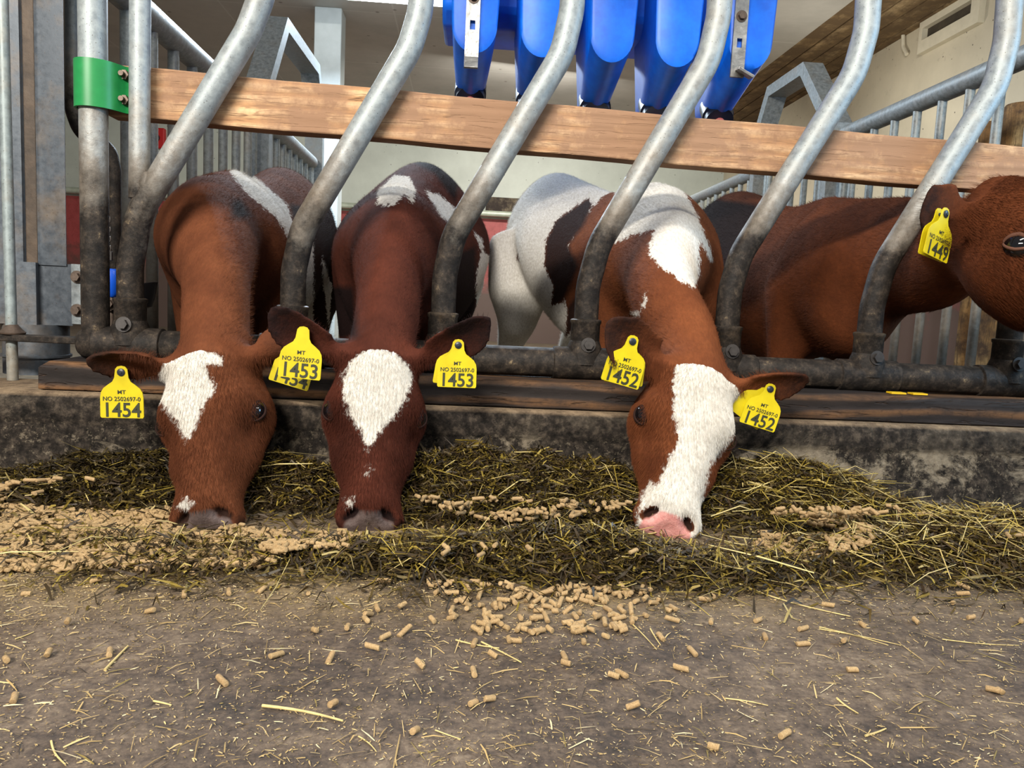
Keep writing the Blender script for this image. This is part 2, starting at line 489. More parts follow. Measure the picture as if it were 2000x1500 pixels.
# ------------------------------------------------------------------ neck board with its green clamp
M_board = wood('planed_board', ((184, 136, 92), (214, 170, 122), (228, 190, 146)), (2.0, 30, 26), .10, (140, 108, 84), .5)
nb = thing('neck_board', 'sawn pale timber board bolted across behind the slanted bars', 'board', (-.65, 1.548, .66))
L0, L1 = PY(208, 175, 1.527), PY(2000, 333, 1.527)
d = (L1-L0)/np.linalg.norm(L1-L0)
far = L0+d*2.6
b = MB(); nseg = 24
hh = .0465
R = []
for i in range(nseg+1):
    c = L0+(far-L0)*i/nseg; wob = .0012*math.sin(i*1.7)
    yb = 1.527
    R.append([(c[0], yb, c[2]-hh+wob), (c[0], yb, c[2]+hh+wob), (c[0], yb+.045, c[2]+hh+wob), (c[0], yb+.045, c[2]-hh+wob)])
b.rings(R); obj('board', b, M_board, nb, bevel=.003)
# strap wrapped round the post, flat on the board
path = [(-.690+.0295*math.cos(t), RY+.0295*math.sin(t)) for t in np.linspace(math.radians(80), math.radians(295), 22)]
path += [(-.664, 1.4800), (-.655, 1.490), (-.648, 1.503), (-.642, 1.515), (-.634, 1.522), (-.610, 1.5235)]
zt, zb = float(PY(205, 120, 1.49)[2]), float(PY(205, 213, 1.49)[2])
th = .0045; P2 = [Vector((p[0], p[1])) for p in path]; out, inn = [], []
for i, p in enumerate(P2):
    tt = (P2[min(i+1, len(P2)-1)]-P2[max(0, i-1)]).normalized(); nn = Vector((-tt.y, tt.x))
    out.append(p-nn*th*.5); inn.append(p+nn*th*.5)
b = MB(); b.rings([[(o.x, o.y, zb), (o.x, o.y, zt), (q.x, q.y, zt), (q.x, q.y, zb)] for o, q in zip(out, inn)])
cl = obj('clamp', b, M_green, nb, 40); cl['label'] = 'green enamelled strap clamp'
for py_ in (147, 196):
    q = PY(243, py_, 1.515); b = MB(); hexbolt(b, (q[0], 1.5205, q[2]), (0, -1, 0), .0095, .010, .010); obj('clamp_bolt', b, M_bolt, cl, 30)

# ------------------------------------------------------------------ timber sill under the rail
M_sill = wood('sill_timber', ((30, 25, 23), (46, 39, 36), (104, 74, 48)), (2.5, 14, 14), .60, (40, 34, 32), .8, grain=.3)
b = MB()
s0, s1 = float(PY(78, 740, 1.42)[0]), 2.4
prof = [(1.412, .164), (1.412, .203), (1.420, .2135), (1.54, .2145), (1.54, .164)]
R = []
for i in range(40):
    x = s0+(s1-s0)*i/39
    R.append([(x+(.016 if j in (2, 3) and i == 0 else 0), p[0]+.0016*math.sin(i*2.1+j), p[1]+(.0012*math.sin(i*1.3+j) if p[1] > .17 else 0)) for j, p in enumerate(prof)])
b.rings(R)
tag(obj('timber_sill', b, M_sill, at=(s0, 1.48, .164), bevel=.002), 'dark worn timber sill lying on the kerb under the steel rail', 'timber')

# ------------------------------------------------------------------ folded sheet housing, latch rod and bits by the corner post
def plan(px, Y): return (float(PY(px, 330, Y)[0]), Y)
hs = thing('sheet_steel_column', 'folded galvanised sheet column beside the green clamp', 'column', plan(60, 1.7)+(.17,))
up = [plan(-120, 1.66), plan(42, 1.66), plan(47, 1.668), plan(54, 1.674), plan(66, 1.674), plan(73, 1.669), plan(78, 1.668), plan(127, 1.668), plan(128, 1.80), plan(-120, 1.80)]
zs = float(PY(80, 517, 1.66)[2])
b = MB(); b.prism(up, lambda p: (p[0], p[1], zs), lambda p: (p[0], p[1], 2.31)); obj('upper_panel', b, M_sheet, hs, 30)
M_seam = plain('rust_stained_seam', srgb(70, 57, 45), .6, .2, .5, 22, .2)
b = MB(); b.box((plan(60, 1.672)[0], 1.672, (zs+2.31)/2), (plan(72, 1.672)[0]-plan(48, 1.672)[0], .006, 2.31-zs)); obj('stained_seam', b, M_seam, hs, bevel=.002)
lo = [plan(-120, 1.65), plan(40, 1.65), plan(66, 1.655), plan(72, 1.672), plan(138, 1.672), plan(140, 1.80), plan(-120, 1.80)]
zl = float(PY(70, 634, 1.66)[2])
b = MB(); b.prism(lo, lambda p: (p[0], p[1], zl), lambda p: (p[0], p[1], zs+.004)); obj('lower_panel', b, M_sheet, hs, 30)
b = MB(); f0 = PY(150, 575, 1.668); b.box((f0[0], 1.672, f0[2]), (.024, .006, .125)); obj('bolt_flange', b, M_zinc, hs, bevel=.001)
for py_ in (541, 606):
    q = PY(151, py_, 1.668); b = MB(); hexbolt(b, (q[0], 1.668, q[2]), (0, -1, 0), .0088, .010); obj('flange_bolt', b, M_bolt, hs, 30)
b = MB(); q = PY(30, 700, 1.62); b.tube([(q[0], 1.70, .16), (q[0], 1.70, zl)], .062, 30); b.tube([(q[0], 1.70, .195), (q[0], 1.70, .20)], .066, 30); obj('column_foot', b, M_sheet, hs, 40)

lr = thing('latch_rod', 'slim round steel rod standing through a flat bracket at the sill end', 'rod', PY(24, 745, 1.53))
r0, r1 = PY(20, -140, 1.53), PY(25, 742, 1.53)
b = MB(); b.tube([(r1[0]-.004, 1.53, r0[2]), (r1[0], 1.53, .163)], .0098, 18); obj('rod', b, galvanised('rod_zinc', (150, 160, 160), (112, 120, 120), metal=.3, stain=.7), lr, 50)
q = PY(24, 648, 1.53)
b = MB(); b.tube([(q[0], 1.53, q[2]-.004), (q[0], 1.53, q[2]-.001), (q[0], 1.53, q[2]+.005), (q[0], 1.53, q[2]+.014)], [.022, .023, .017, .0095], 22); obj('collar', b, M_bolt, lr, 50)
b = MB(); b.box((lx-.016-.17, 1.53, q[2]-.011), (.34, .035, .013)); obj('bracket', b, M_rail, lr, bevel=.002)

# bent stall pipe behind the corner post
b = MB()
bp = [PY(x, y, 1.83) for x, y in ((141, -150), (141, 215), (158, 262), (214, 290), (222, 330), (222, 560))]
bp[-1][2] = PEN_Z
b.tube(fillet(bp, .07, 10), .0155, 20)
M_darkpipe = galvanised('dark_pipe', (128, 132, 132), (84, 88, 88), grime_top=.78, soft=.06, metal=.4)
tag(obj('bent_stall_pipe', b, M_darkpipe, at=(bp[-1][0], 1.83, PEN_Z), smooth=50), 'dark pipe with a double bend behind the corner post', 'pipe')

# chain, blue tab and black bowl behind the bars
ch = thing('chain', 'short rusty chain hanging beside the corner post', 'chain', PY(213, 505, 1.60))
M_chain = plain('chain_steel', srgb(92, 84, 78), .45, .8, .2, 80)
c0 = PY(211, 415, 1.60); c1 = PY(213, 500, 1.60)
nl = 9
for i in range(nl):
    c = c0+(c1-c0)*(i+.5)/nl
    hl = abs(c1[2]-c0[2])/nl*.68
    pts = []
    for k in range(17):
        t = 2*PI*k/16
        u, v = .0038*math.cos(t), hl*math.sin(t)
        pts.append((c[0]+(u if i % 2 else 0), c[1]+(0 if i % 2 else u), c[2]+v))
    b = MB(); b.tube(pts, .0013, 8, cap=False); obj('chain_link', b, M_chain, ch, 60)
c = PY(213, 496, 1.60); b = MB(); b.box((c[0]+.001, 1.60, c[2]-.004), (.011, .006, .018)); obj('clip', b, M_darkbolt, ch, bevel=.001)
bt = thing('blue_valve', 'small bright blue valve body seen between the two left posts', 'valve', PY(215, 590, 1.63))
c = PY(217, 553, 1.63)
b = MB(); b.tube([(c[0], 1.63, c[2]-.028), (c[0], 1.63, c[2]-.02), (c[0], 1.63, c[2]+.024), (c[0], 1.63, c[2]+.029)], [.010, .0165, .0165, .013], 20)
obj('body', b, plain('blue_plastic_small', srgb(20, 84, 205), .35), bt, 40)
b = MB(); hexbolt(b, (c[0]+.004, 1.614, c[2]-.042), (0, -1, 0), .009, .008); b.tube([(c[0], 1.63, .16), (c[0], 1.63, c[2]-.026)], .008, 14); obj('fitting', b, M_bolt, bt, 40)
wb = thing('drinking_bowl', 'black drinking bowl edge showing behind the first slanted bar', 'bowl', PY(284, 600, 1.58))
c = PY(276, 575, 1.585)
R = []
for r_, dz in ((.010, -.030), (.020, -.028), (.026, -.008), (.030, .018), (.0285, .019), (.024, -.006), (.012, -.022)):
    R.append([(c[0]+r_*math.cos(2*PI*k/24), 1.585+r_*math.sin(2*PI*k/24), c[2]+dz+.25*r_*math.cos(2*PI*k/24)) for k in range(24)])
b = MB(); b.rings(R); obj('bowl', b, plain('black_iron', srgb(34, 34, 36), .4, .3, .2, 60), wb, 50)
b = MB(); b.tube([(c[0], 1.585, .163), (c[0], 1.585, c[2]-.026)], .010, 14); obj('stand_pipe', b, M_darkbolt, wb, 50)

# ================================================================== PEN GATES, HOOPS, COLUMN
XL, XR = -.90, 1.65
def gate(name, label, X, Y0, Y1, zt, first, step, r_top=.026, r_bar=.0155, post=True):
    g = thing(name, label, 'gate', (X, Y0, PEN_Z), 'tubular pen gates')
    b = MB(); b.tube([(X, Y0, zt), (X, Y1, zt)], r_top, 22); obj('top_rail', b, M_zinc, g, 50)
    b = MB(); b.tube([(X, Y0, .05), (X, Y1, .05)], r_top*.8, 18); obj('bottom_rail', b, M_zincdirty, g, 50)
    y = first
    while y < Y1-.03:
        b = MB(); b.tube([(X, y, .05), (X, y, zt-r_top*.6)], r_bar, 16); obj('gate_bar', b, M_zincdirty, g, 50); y += step
    for y in (Y0+.02, Y1-.02):
        b = MB(); b.tube([(X, y, PEN_Z), (X, y, zt)], r_bar*1.25, 16); obj('foot', b, M_zincdirty, g, 50)
    return g
zlt = float(PX(345, 82, XL)[2]); zrt = float(PX(1800, 198, XR)[2])
gate('pen_gate', 'galvanised bar gate running back on the left of the pen, nearest the post', XL, 1.92, 3.36, zlt, 1.98, .162, .038, .0165)
gate('pen_gate', 'second galvanised bar gate on the left, behind the square tube hoop', XL, 3.53, 4.57, zlt, 3.62, .13, .038, .0165)
gate('pen_gate', 'galvanised bar gate running back along the vented wall, its rail sloping over the board', XR, 2.15, 3.38, zrt, 2.24, .150, .035, .0155)
gate('pen_gate', 'far galvanised bar gate on the right, showing below the board behind the white-shouldered calf', XR, 3.55, 4.27, zrt, 3.62, .150, .035, .0155)
gate('pen_gate', 'farthest galvanised gate on the right, beyond the hoop and just above the white calf back', XR, 4.45, 5.9, zrt, 4.52, .150, .035, .0155)

def hoop(X, pts, label):
    h = thing('tube_hoop', label, 'hoop', (X, pts[0][0], PEN_Z), 'square tube hoops over the gates')
    names = ('front_leg', 'front_slope', 'top_bar', 'rear_slope', 'rear_leg')
    hw_, hx_ = .029, .05
    Q = [Vector((p[0], p[1])) for p in pts]; IO = []
    for i in range(len(Q)):
        dirs = [(Q[j+1]-Q[j]).normalized() for j in (i-1, i) if 0 <= j < len(Q)-1]
        ns = [Vector((-q.y, q.x)) for q in dirs]; m = sum(ns, Vector((0, 0))).normalized(); k = hw_/max(.3, m.dot(ns[0]))
        IO.append((Q[i]+m*k, Q[i]-m*k))
    for i in range(len(Q)-1):
        R = [[(X-hx_, o.x, o.y), (X+hx_, o.x, o.y), (X+hx_, q.x, q.y), (X-hx_, q.x, q.y)] for o, q in (IO[i], IO[i+1])]
        b = MB(); b.rings(R); obj(names[i], b, M_zinc, h)
hoop(XL, [(3.44, PEN_Z), (3.44, 1.22), (3.74, 1.57), (4.50, 1.59), (4.66, 1.36), (4.66, PEN_Z)], 'bent square tube hoop on the left with its peak showing between slanted bars')
hoop(XR, [(3.46, PEN_Z), (3.46, 1.21), (3.80, 1.555), (4.22, 1.555), (4.36, 1.35), (4.36, PEN_Z)], 'bent square tube hoop on the right below the ceiling boards')

c = PY(643, 150, 5.7)
b = MB(); b.box((c[0], 5.7, (CEIL_Z+PEN_Z)/2), (.185, .185, CEIL_Z-PEN_Z))
M_col = plain('white_steel_paint', srgb(176, 184, 184), .5, 0, .08, 12)
tag(obj('column', b, M_col, at=(c[0], 5.7, PEN_Z), bevel=.006), 'pale painted square column rising to the ceiling behind the board', 'column', kind='structure')

# rail along the back wall, wooden block, red switch
q = PY(900, 414, 8.88)
br = thing('wall_rail', 'pale horizontal pipe along the red band of the back wall', 'rail', (-.5, 8.88, q[2]))
b = MB(); b.tube([(-4.9, 8.88, q[2]), (2.9, 8.88, q[2])], .034, 18); obj('pipe', b, plain('pale_pipe', srgb(176, 184, 168), .45, .2, .15, 20), br, 50)
for x in (-4.2, -2.6, -1.0, .6, 2.2):
    b = MB(); b.tube([(x, 8.88, q[2]), (x, BACK_Y, q[2])], .022, 12); obj('wall_bracket', b, M_zinc, br, 50)
c0, c1 = PY(950, 384, 8.95), PY(1023, 416, 8.95)
b = MB(); b.box(((c0[0]+c1[0])/2, 8.968, (c0[2]+c1[2])/2), (c1[0]-c0[0], .06, c0[2]-c1[2]))
tag(obj('wooden_block', b, wood('grey_block', ((92, 82, 66), (126, 114, 94), (150, 136, 112)), (12, 12, 2), .2), at=((c0[0]+c1[0])/2, 8.97, c1[2]), bevel=.008), 'weathered wooden block fixed on the back wall above the pipe', 'block')
c = PY(303, 268, 8.9)
sw = thing('emergency_switch', 'red switch box on the back wall seen between the left bars', 'switch', (c[0], BACK_Y, c[2]))
b = MB(); b.box((c[0], 8.965, c[2]), (.17, .07, .22)); obj('case', b, plain('red_plastic', srgb(190, 28, 30), .4), sw, bevel=.012)
b = MB(); b.tube([(c[0], 8.93, c[2]), (c[0], 8.90, c[2])], .04, 18); obj('knob', b, plain('black_plastic', srgb(30, 28, 30), .4), sw, 40)

# vent in the right wall
def onwall(px, py): 
    p = PX(px, py, RIGHT_X); return float(p[1]), float(p[2])
vt = thing('vent', 'cream framed vent with a dark slot high in the grubby wall', 'vent', (RIGHT_X, onwall(1860, 60)[0], onwall(1860, 60)[1]))
ya, za = onwall(1802, 108); yb, zb2 = onwall(1922, 44)
z0 = (za+zb2)/2; z1 = z0+.30
sa, sz = onwall(1811, 80); sb, _ = onwall(1908, 24); st = onwall(1812, 57)[1]
M_cream = plain('cream_paint', srgb(204, 196, 174), .5, 0, .08, 14)
b = MB(); xc = RIGHT_X-.02
lo_, hi_ = min(ya, yb), max(ya, yb); slo, shi = min(sa, sb), max(sa, sb); zs0 = sz; zs1 = st
b.box((xc, (lo_+hi_)/2, (z0+zs0)/2), (.04, hi_-lo_, zs0-z0)); b.box((xc, (lo_+hi_)/2, (zs1+z1)/2), (.04, hi_-lo_, z1-zs1))
b.box((xc, (lo_+slo)/2, (zs0+zs1)/2), (.04, slo-lo_, zs1-zs0)); b.box((xc, (hi_+shi)/2, (zs0+zs1)/2), (.04, hi_-shi, zs1-zs0))
obj('vent_frame', b, M_cream, vt)
b = MB(); b.box((RIGHT_X-.001, (slo+shi)/2, (zs0+zs1)/2), (.004, shi-slo, zs1-zs0)); obj('slot', b, plain('slot_shade', srgb(58, 50, 38), .8, 0, .4, 12), vt)  # dark panel paints the shade inside the slot; the wall is uncut
b = MB()
cp = [PX(1812, -10, RIGHT_X-.02), PX(1700, 82, RIGHT_X-.02), PX(1620, 136, RIGHT_X-.02)]
b.tube(cp, .016, 12)
cp2 = [PX(1792, 28, RIGHT_X-.02), PX(1772, 40, RIGHT_X-.02), PX(1764, 62, RIGHT_X-.02), PX(1764, 92, RIGHT_X-.02), PX(1771, 106, RIGHT_X-.02)]
b.tube(fillet(cp2, .06, 5), .013, 12)
tag(obj('cable_conduit', b, M_cream, at=PX(1700, 82, RIGHT_X-.02), smooth=50), 'cream cable pipe along the ceiling edge with a hooked drop beside the vent', 'conduit')

# timber behind the right gate
M_pole = wood('debarked_pole', ((150, 110, 62), (184, 142, 88), (204, 166, 112)), (16, 16, 1.4), .22, (72, 54, 38), .4)
c = PY(1985, 300, 2.75); zt = float(PY(1985, 204, 2.75)[2])
b = MB(); b.tube([(c[0], 2.75, PEN_Z), (c[0], 2.75, zt-.01), (c[0], 2.75, zt)], [.058, .056, .05], 24)
tag(obj('timber_post', b, M_pole, at=(c[0], 2.75, PEN_Z), smooth=45), 'round debarked timber post just behind the right gate', 'post')
c = PY(1893, 660, 2.95); zt = float(PY(1918, 238, 2.95)[2])
b = MB(); b.rings([[(c[0]+.045*math.cos(t)*(1+.1*math.sin(3*t)), 2.95+.03*math.sin(t), z) for t in np.linspace(0, 2*PI, 15)[:-1]] for z in np.linspace(PEN_Z, zt, 6)])
tag(obj('timber_slab', b, M_pole, at=(c[0], 2.95, PEN_Z), smooth=50), 'knotty flat timber slab standing behind the right gate beside the round post', 'slab')

# ceiling lamp
lp = thing('ceiling_lamp', 'glowing tube lamp on the ceiling at the top edge above the pen', 'lamp', (-.72, 5.15, CEIL_Z))
b = MB(); b.box((-.72, 5.15, CEIL_Z-.02), (1.30, .13, .04)); obj('housing', b, M_col, lp, bevel=.005)
t = NT('tube_glow'); t.base((1, 1, 1, 1)); t.b.inputs['Emission Color'].default_value = (.93, .97, 1, 1); t.b.inputs['Emission Strength'].default_value = 9
b = MB(); b.tube([(-1.30, 5.15, CEIL_Z-.06), (-.15, 5.15, CEIL_Z-.06)], .045, 20); obj('diffuser', b, t.m, lp, 50)

# ================================================================== BLUE TEAT FEEDER
t = NT('blue_tank_plastic')
n = t.noise(26, 7, .7); s = t.voro(40)
c = t.ramp(n, (.3, srgb(0, 88, 206)), (.7, srgb(8, 112, 232)))
scr = t.ramp(t.noise(9, 8, .8, t.coord((6, 6, 1))), (.66, 0.0), (.72, 1.0))
c = t.mix(t.math('MULTIPLY', scr, .45), c, srgb(120, 170, 230))
t.base(c); t.rough(.45); M_blue = t.m
M_teat = plain('red_rubber', srgb(172, 84, 78), .5)
M_strap = plain('worn_steel', srgb(158, 156, 152), .38, .75, .35, 45, .2)
M_ring = plain('black_ring', srgb(22, 28, 44), .4)
fd = thing('teat_feeder', 'blue five chamber calf milk feeder hanging above the board', 'feeder', PY(1193, 100, 2.0))
FY = 1.80
cents = [(925, 104), (1058, 112), (1193, 122), (1320, 131), (1462, 136)]
ringc = [(919, 176), (1037, 190), (1160, 203), (1277, 210), (1397, 217)]
ZT = 1.42
def ush(x, y, z0, z1, hw, hw1, n=16, back=0.0):
    """U-shaped section: flat open top, round foot"""
    pts = [(x-hw1, y+back, z1)]
    for k in range(n+1):
        a = PI+PI*k/n
        pts.append((x+hw*math.cos(a), y, z0+hw*1.25+hw*1.25*math.sin(a)))
    pts.append((x+hw1, y+back, z1))
    return pts
for (cx, cy), (rx, ry) in zip(cents, ringc):
    A = PY(cx, cy, FY); Bc = PY(rx, ry, 2.03)
    rr = .036
    b = MB()
    z0 = A[2]
    b.rings([ush(A[0], FY-.004, z0+.012, ZT, .046, .064), ush(A[0], FY, z0, ZT, .051, .070), ush(A[0]*.6+Bc[0]*.4, FY+.10, z0*.6+(Bc[2]-rr)*.4, ZT, .047, .075),
             ush(Bc[0], 2.03, Bc[2]-rr*1.05, ZT, .037, .078), ush(Bc[0], 2.10, Bc[2]-rr*.8, ZT, .034, .078)])
    chm = obj('chamber', b, M_blue, fd, 55)
    b = MB(); b.tube([(Bc[0], 2.035, Bc[2]+.012), (Bc[0], 2.005, Bc[2]-.018), (Bc[0], 2.003, Bc[2]-.020), (Bc[0], 1.99, Bc[2]-.034)], [.040, .040, .0365, .0355], 26)
    obj('valve_ring', b, M_ring, chm, 40)
    b = MB(); b.tube([(Bc[0], 2.0, Bc[2]-.028), (Bc[0], 1.99, Bc[2]-.045), (Bc[0], 1.978, Bc[2]-.075), (Bc[0], 1.976, Bc[2]-.080)], [.017, .012, .0135, .006], 16)
    obj('teat', b, M_teat, chm, 60)
xa, xb = PY(880, 60, 2.05)[0]-.02, PY(1440, 60, 2.05)[0]+.06
zb3 = float(PY(975, 85, 2.12)[2])
b = MB(); b.rings([[(x, 1.95, zb3+.10), (x, 1.97, zb3+.03), (x, 2.02, zb3), (x, 2.24, zb3+.02), (x, 2.28, zb3+.08), (x, 2.28, ZT), (x, 1.95, ZT)] for x in np.linspace(xa, xb, 6)])
obj('trough', b, M_blue, fd, 40, bevel=.01)
def strap(xt, yt, xbm, ybm, hook):
    q0, q1 = PY(xt, yt, FY-.012), PY(xbm, ybm, FY-.012)
    w = .0155
    x0 = q0[0]; zb_ = q1[2]
    mb = MB()
    # strap with a slot: four bars round the hole
    sz = zb_+.075; sh = .020
    for (xa_, xb_, za_, zb__) in ((x0-w, x0+w, zb_, sz-sh/2), (x0-w, x0-w*.38, sz-sh/2, sz+sh/2), (x0+w*.38, x0+w, sz-sh/2, sz+sh/2), (x0-w, x0+w, sz+sh/2, ZT+.3)):
        mb.box(((xa_+xb_)/2, FY-.012, (za_+zb__)/2), (xb_-xa_, .006, zb__-za_))
    st = obj('hanger_strap', mb, M_strap, fd)
    mb = MB(); hexbolt(mb, (x0, FY-.015, sz+.058), (0, -1, 0), .0085, .007); obj('strap_bolt', mb, M_bolt, st, 30)
    mb = MB()
    if hook: mb.box((x0+.012, FY-.028, zb_+.006), (.040, .040, .006), M=Matrix.Rotation(.45, 3, 'Y') @ Matrix.Rotation(.2, 3, 'X'))
    else: mb.box((x0, FY-.022, zb_-.008), (2*w, .006, .030), M=Matrix.Rotation(-.5, 3, 'X'))
    obj('hook', mb, M_strap, st, bevel=.0008)
strap(925, 0, 922, 118, False)
strap(1450, 0, 1448, 152, True)

# ================================================================== CALVES
def coat_mat(name, brown, brown2, dark, skin=((70, 58, 55), (104, 90, 86))):
    """short hair: brown with white, dark and bare-skin areas and painted shade (vertex colour 'coat')"""
    t = NT(name)
    a = t.sep(t.attr('coat'))
    n1 = t.noise(75, 6, .75); n2 = t.noise(210, 3, .7, t.coord((1, .35, .6)))
    w = t.math('ADD', a[0], t.math('MULTIPLY', t.math('SUBTRACT', n1, .5), .42))
    w = t.math('ADD', w, t.math('MULTIPLY', t.math('SUBTRACT', n2, .5), .22))
    wm = t.ramp(w, (.47, 0.0), (.53, 1.0))
    g = t.noise(11, 6, .65)
    c = t.ramp(g, (.3, srgb(*brown2)), (.7, srgb(*brown)))
    c = t.mix(t.math('MULTIPLY', t.ramp(n2, (.35, 1.0), (.65, 0.0)), .35), c, srgb(*[x*.62 for x in brown]))
    dm = t.ramp(t.math('ADD', a[1], t.math('MULTIPLY', t.math('SUBTRACT', n1, .5), .5)), (.25, 0.0), (.75, 1.0))
    c = t.mix(dm, c, srgb(*dark))
    wc = t.ramp(n2, (.25, srgb(188, 180, 168)), (.7, srgb(226, 221, 212)))
    c = t.mix(wm, c, wc)
    pk = t.ramp(a[2], (.35, 0.0), (.65, 1.0))
    c = t.mix(pk, c, t.ramp(n1, (.3, srgb(*skin[0])), (.7, srgb(*skin[1]))))
    t.base(c)
    t.rough(t.mix(pk, (.88, .88, .88, 1), (.35, .35, .35, 1)))
    t.b.inputs['Specular IOR Level'].default_value = .08
    t.bump(t.math('ADD', n2, n1), .45, .004)
    return t.m

M_eye = plain('eye_black', srgb(14, 11, 12), .06)
M_lid = plain('eyelid_skin', srgb(40, 25, 21), .85)
for _m in (M_lid,): _m.node_tree.nodes['Principled BSDF'].inputs['Specular IOR Level'].default_value = .1
M_lidpink = plain('eyelid_pink', srgb(84, 50, 34), .85)
t = NT('tag_yellow'); f = t.noise(30, 5); t.base(t.ramp(f, (.3, srgb(186, 166, 12)), (.7, srgb(202, 184, 22)))); t.rough(.38); M_tag = t.m
M_ink = plain('tag_ink', srgb(44, 46, 26), .55)
M_stud = plain('tag_stud', srgb(34, 40, 48), .4)

def cat_rom(keys, sub):
    K = np.array(keys, float); out = []
    for i in range(len(K)-1):
        p0, p1, p2, p3 = K[max(i-1, 0)], K[i], K[i+1], K[min(i+2, len(K)-1)]
        for k in range(sub):
            t = k/sub
            out.append(.5*((2*p1)+(-p0+p2)*t+(2*p0-5*p1+4*p2-p3)*t*t+(-p0+3*p1-3*p2+p3)*t**3))
    out.append(K[-1]); return np.array(out)

def ring(c, ax, ay, hw, ht, hb, n=2.2, tn=.0, bn=.0, seg=36):
    R = []
    for k in range(seg):
        a = 2*PI*k/seg; co, si = math.cos(a), math.sin(a)
        x = hw*math.copysign(abs(co)**(2/n), co)
        y = (ht if si > 0 else hb)*math.copysign(abs(si)**(2/n), si)
        x *= 1-tn*max(0, si)**1.5-bn*max(0, -si)**1.5
        R.append(c+ax*x+ay*y)
    return R

def nrm(v): v = np.asarray(v, float); return v/np.linalg.norm(v)

HEAD = [  # t, dip of the face line, depth, half width, top narrowing, bottom narrowing
    (-.07, .050, .050, .028, .2, .2), (-.045, .026, .085, .046, .25, .2), (.0, .006, .122, .060, .30, .25), (.07, .000, .140, .068, .28, .30),
    (.16, .000, .150, .073, .22, .36), (.27, .000, .158, .078, .18, .42), (.37, .002, .158, .0795, .22, .46), (.46, .006, .145, .071, .28, .46),
    (.56, .008, .124, .0605, .30, .44), (.66, .008, .106, .054, .28, .40), (.76, .006, .094, .0485, .26, .34), (.84, .005, .089, .0490, .20, .26),
    (.895, .010, .084, .0515, .18, .24), (.935, .021, .072, .0515, .16, .25), (.97, .036, .052, .044, .16, .25), (.99, .048, .034, .033, .2, .2), (1.0, .056, .020, .020, .2, .2)]

def poly_sd(P, poly):
    """signed distance to a closed outline, positive inside"""
    poly = np.asarray(poly, float); d = np.full(len(P), 1e9); ins = np.zeros(len(P), bool)
    for i in range(len(poly)):
        a, b = poly[i], poly[(i+1) % len(poly)]
        e = b-a; w = P-a
        t = np.clip((w@e)/max(e@e, 1e-9), 0, 1)
        d = np.minimum(d, np.linalg.norm(w-t[:, None]*e, axis=1))
        c = ((a[1] <= P[:, 1]) & (b[1] > P[:, 1])) | ((b[1] <= P[:, 1]) & (a[1] > P[:, 1]))
        xi = a[0]+(P[:, 1]-a[1])*e[0]/(e[1] if abs(e[1]) > 1e-9 else 1e-9)
        ins ^= c & (P[:, 0] < xi)
    return np.where(ins, d, -d)

def head_frame(A, B, turn):
    """axis from poll to nose, face normal turned by so many degrees from the one that looks out over the alley"""
    d = nrm(B-A); out = nrm(CC-(A+B)/2)
    n0 = nrm(out-d*(out@d)); u0 = np.cross(n0, d); t = math.radians(turn)
    n = n0*math.cos(t)+u0*math.sin(t)
    return d, n, np.cross(n, d)

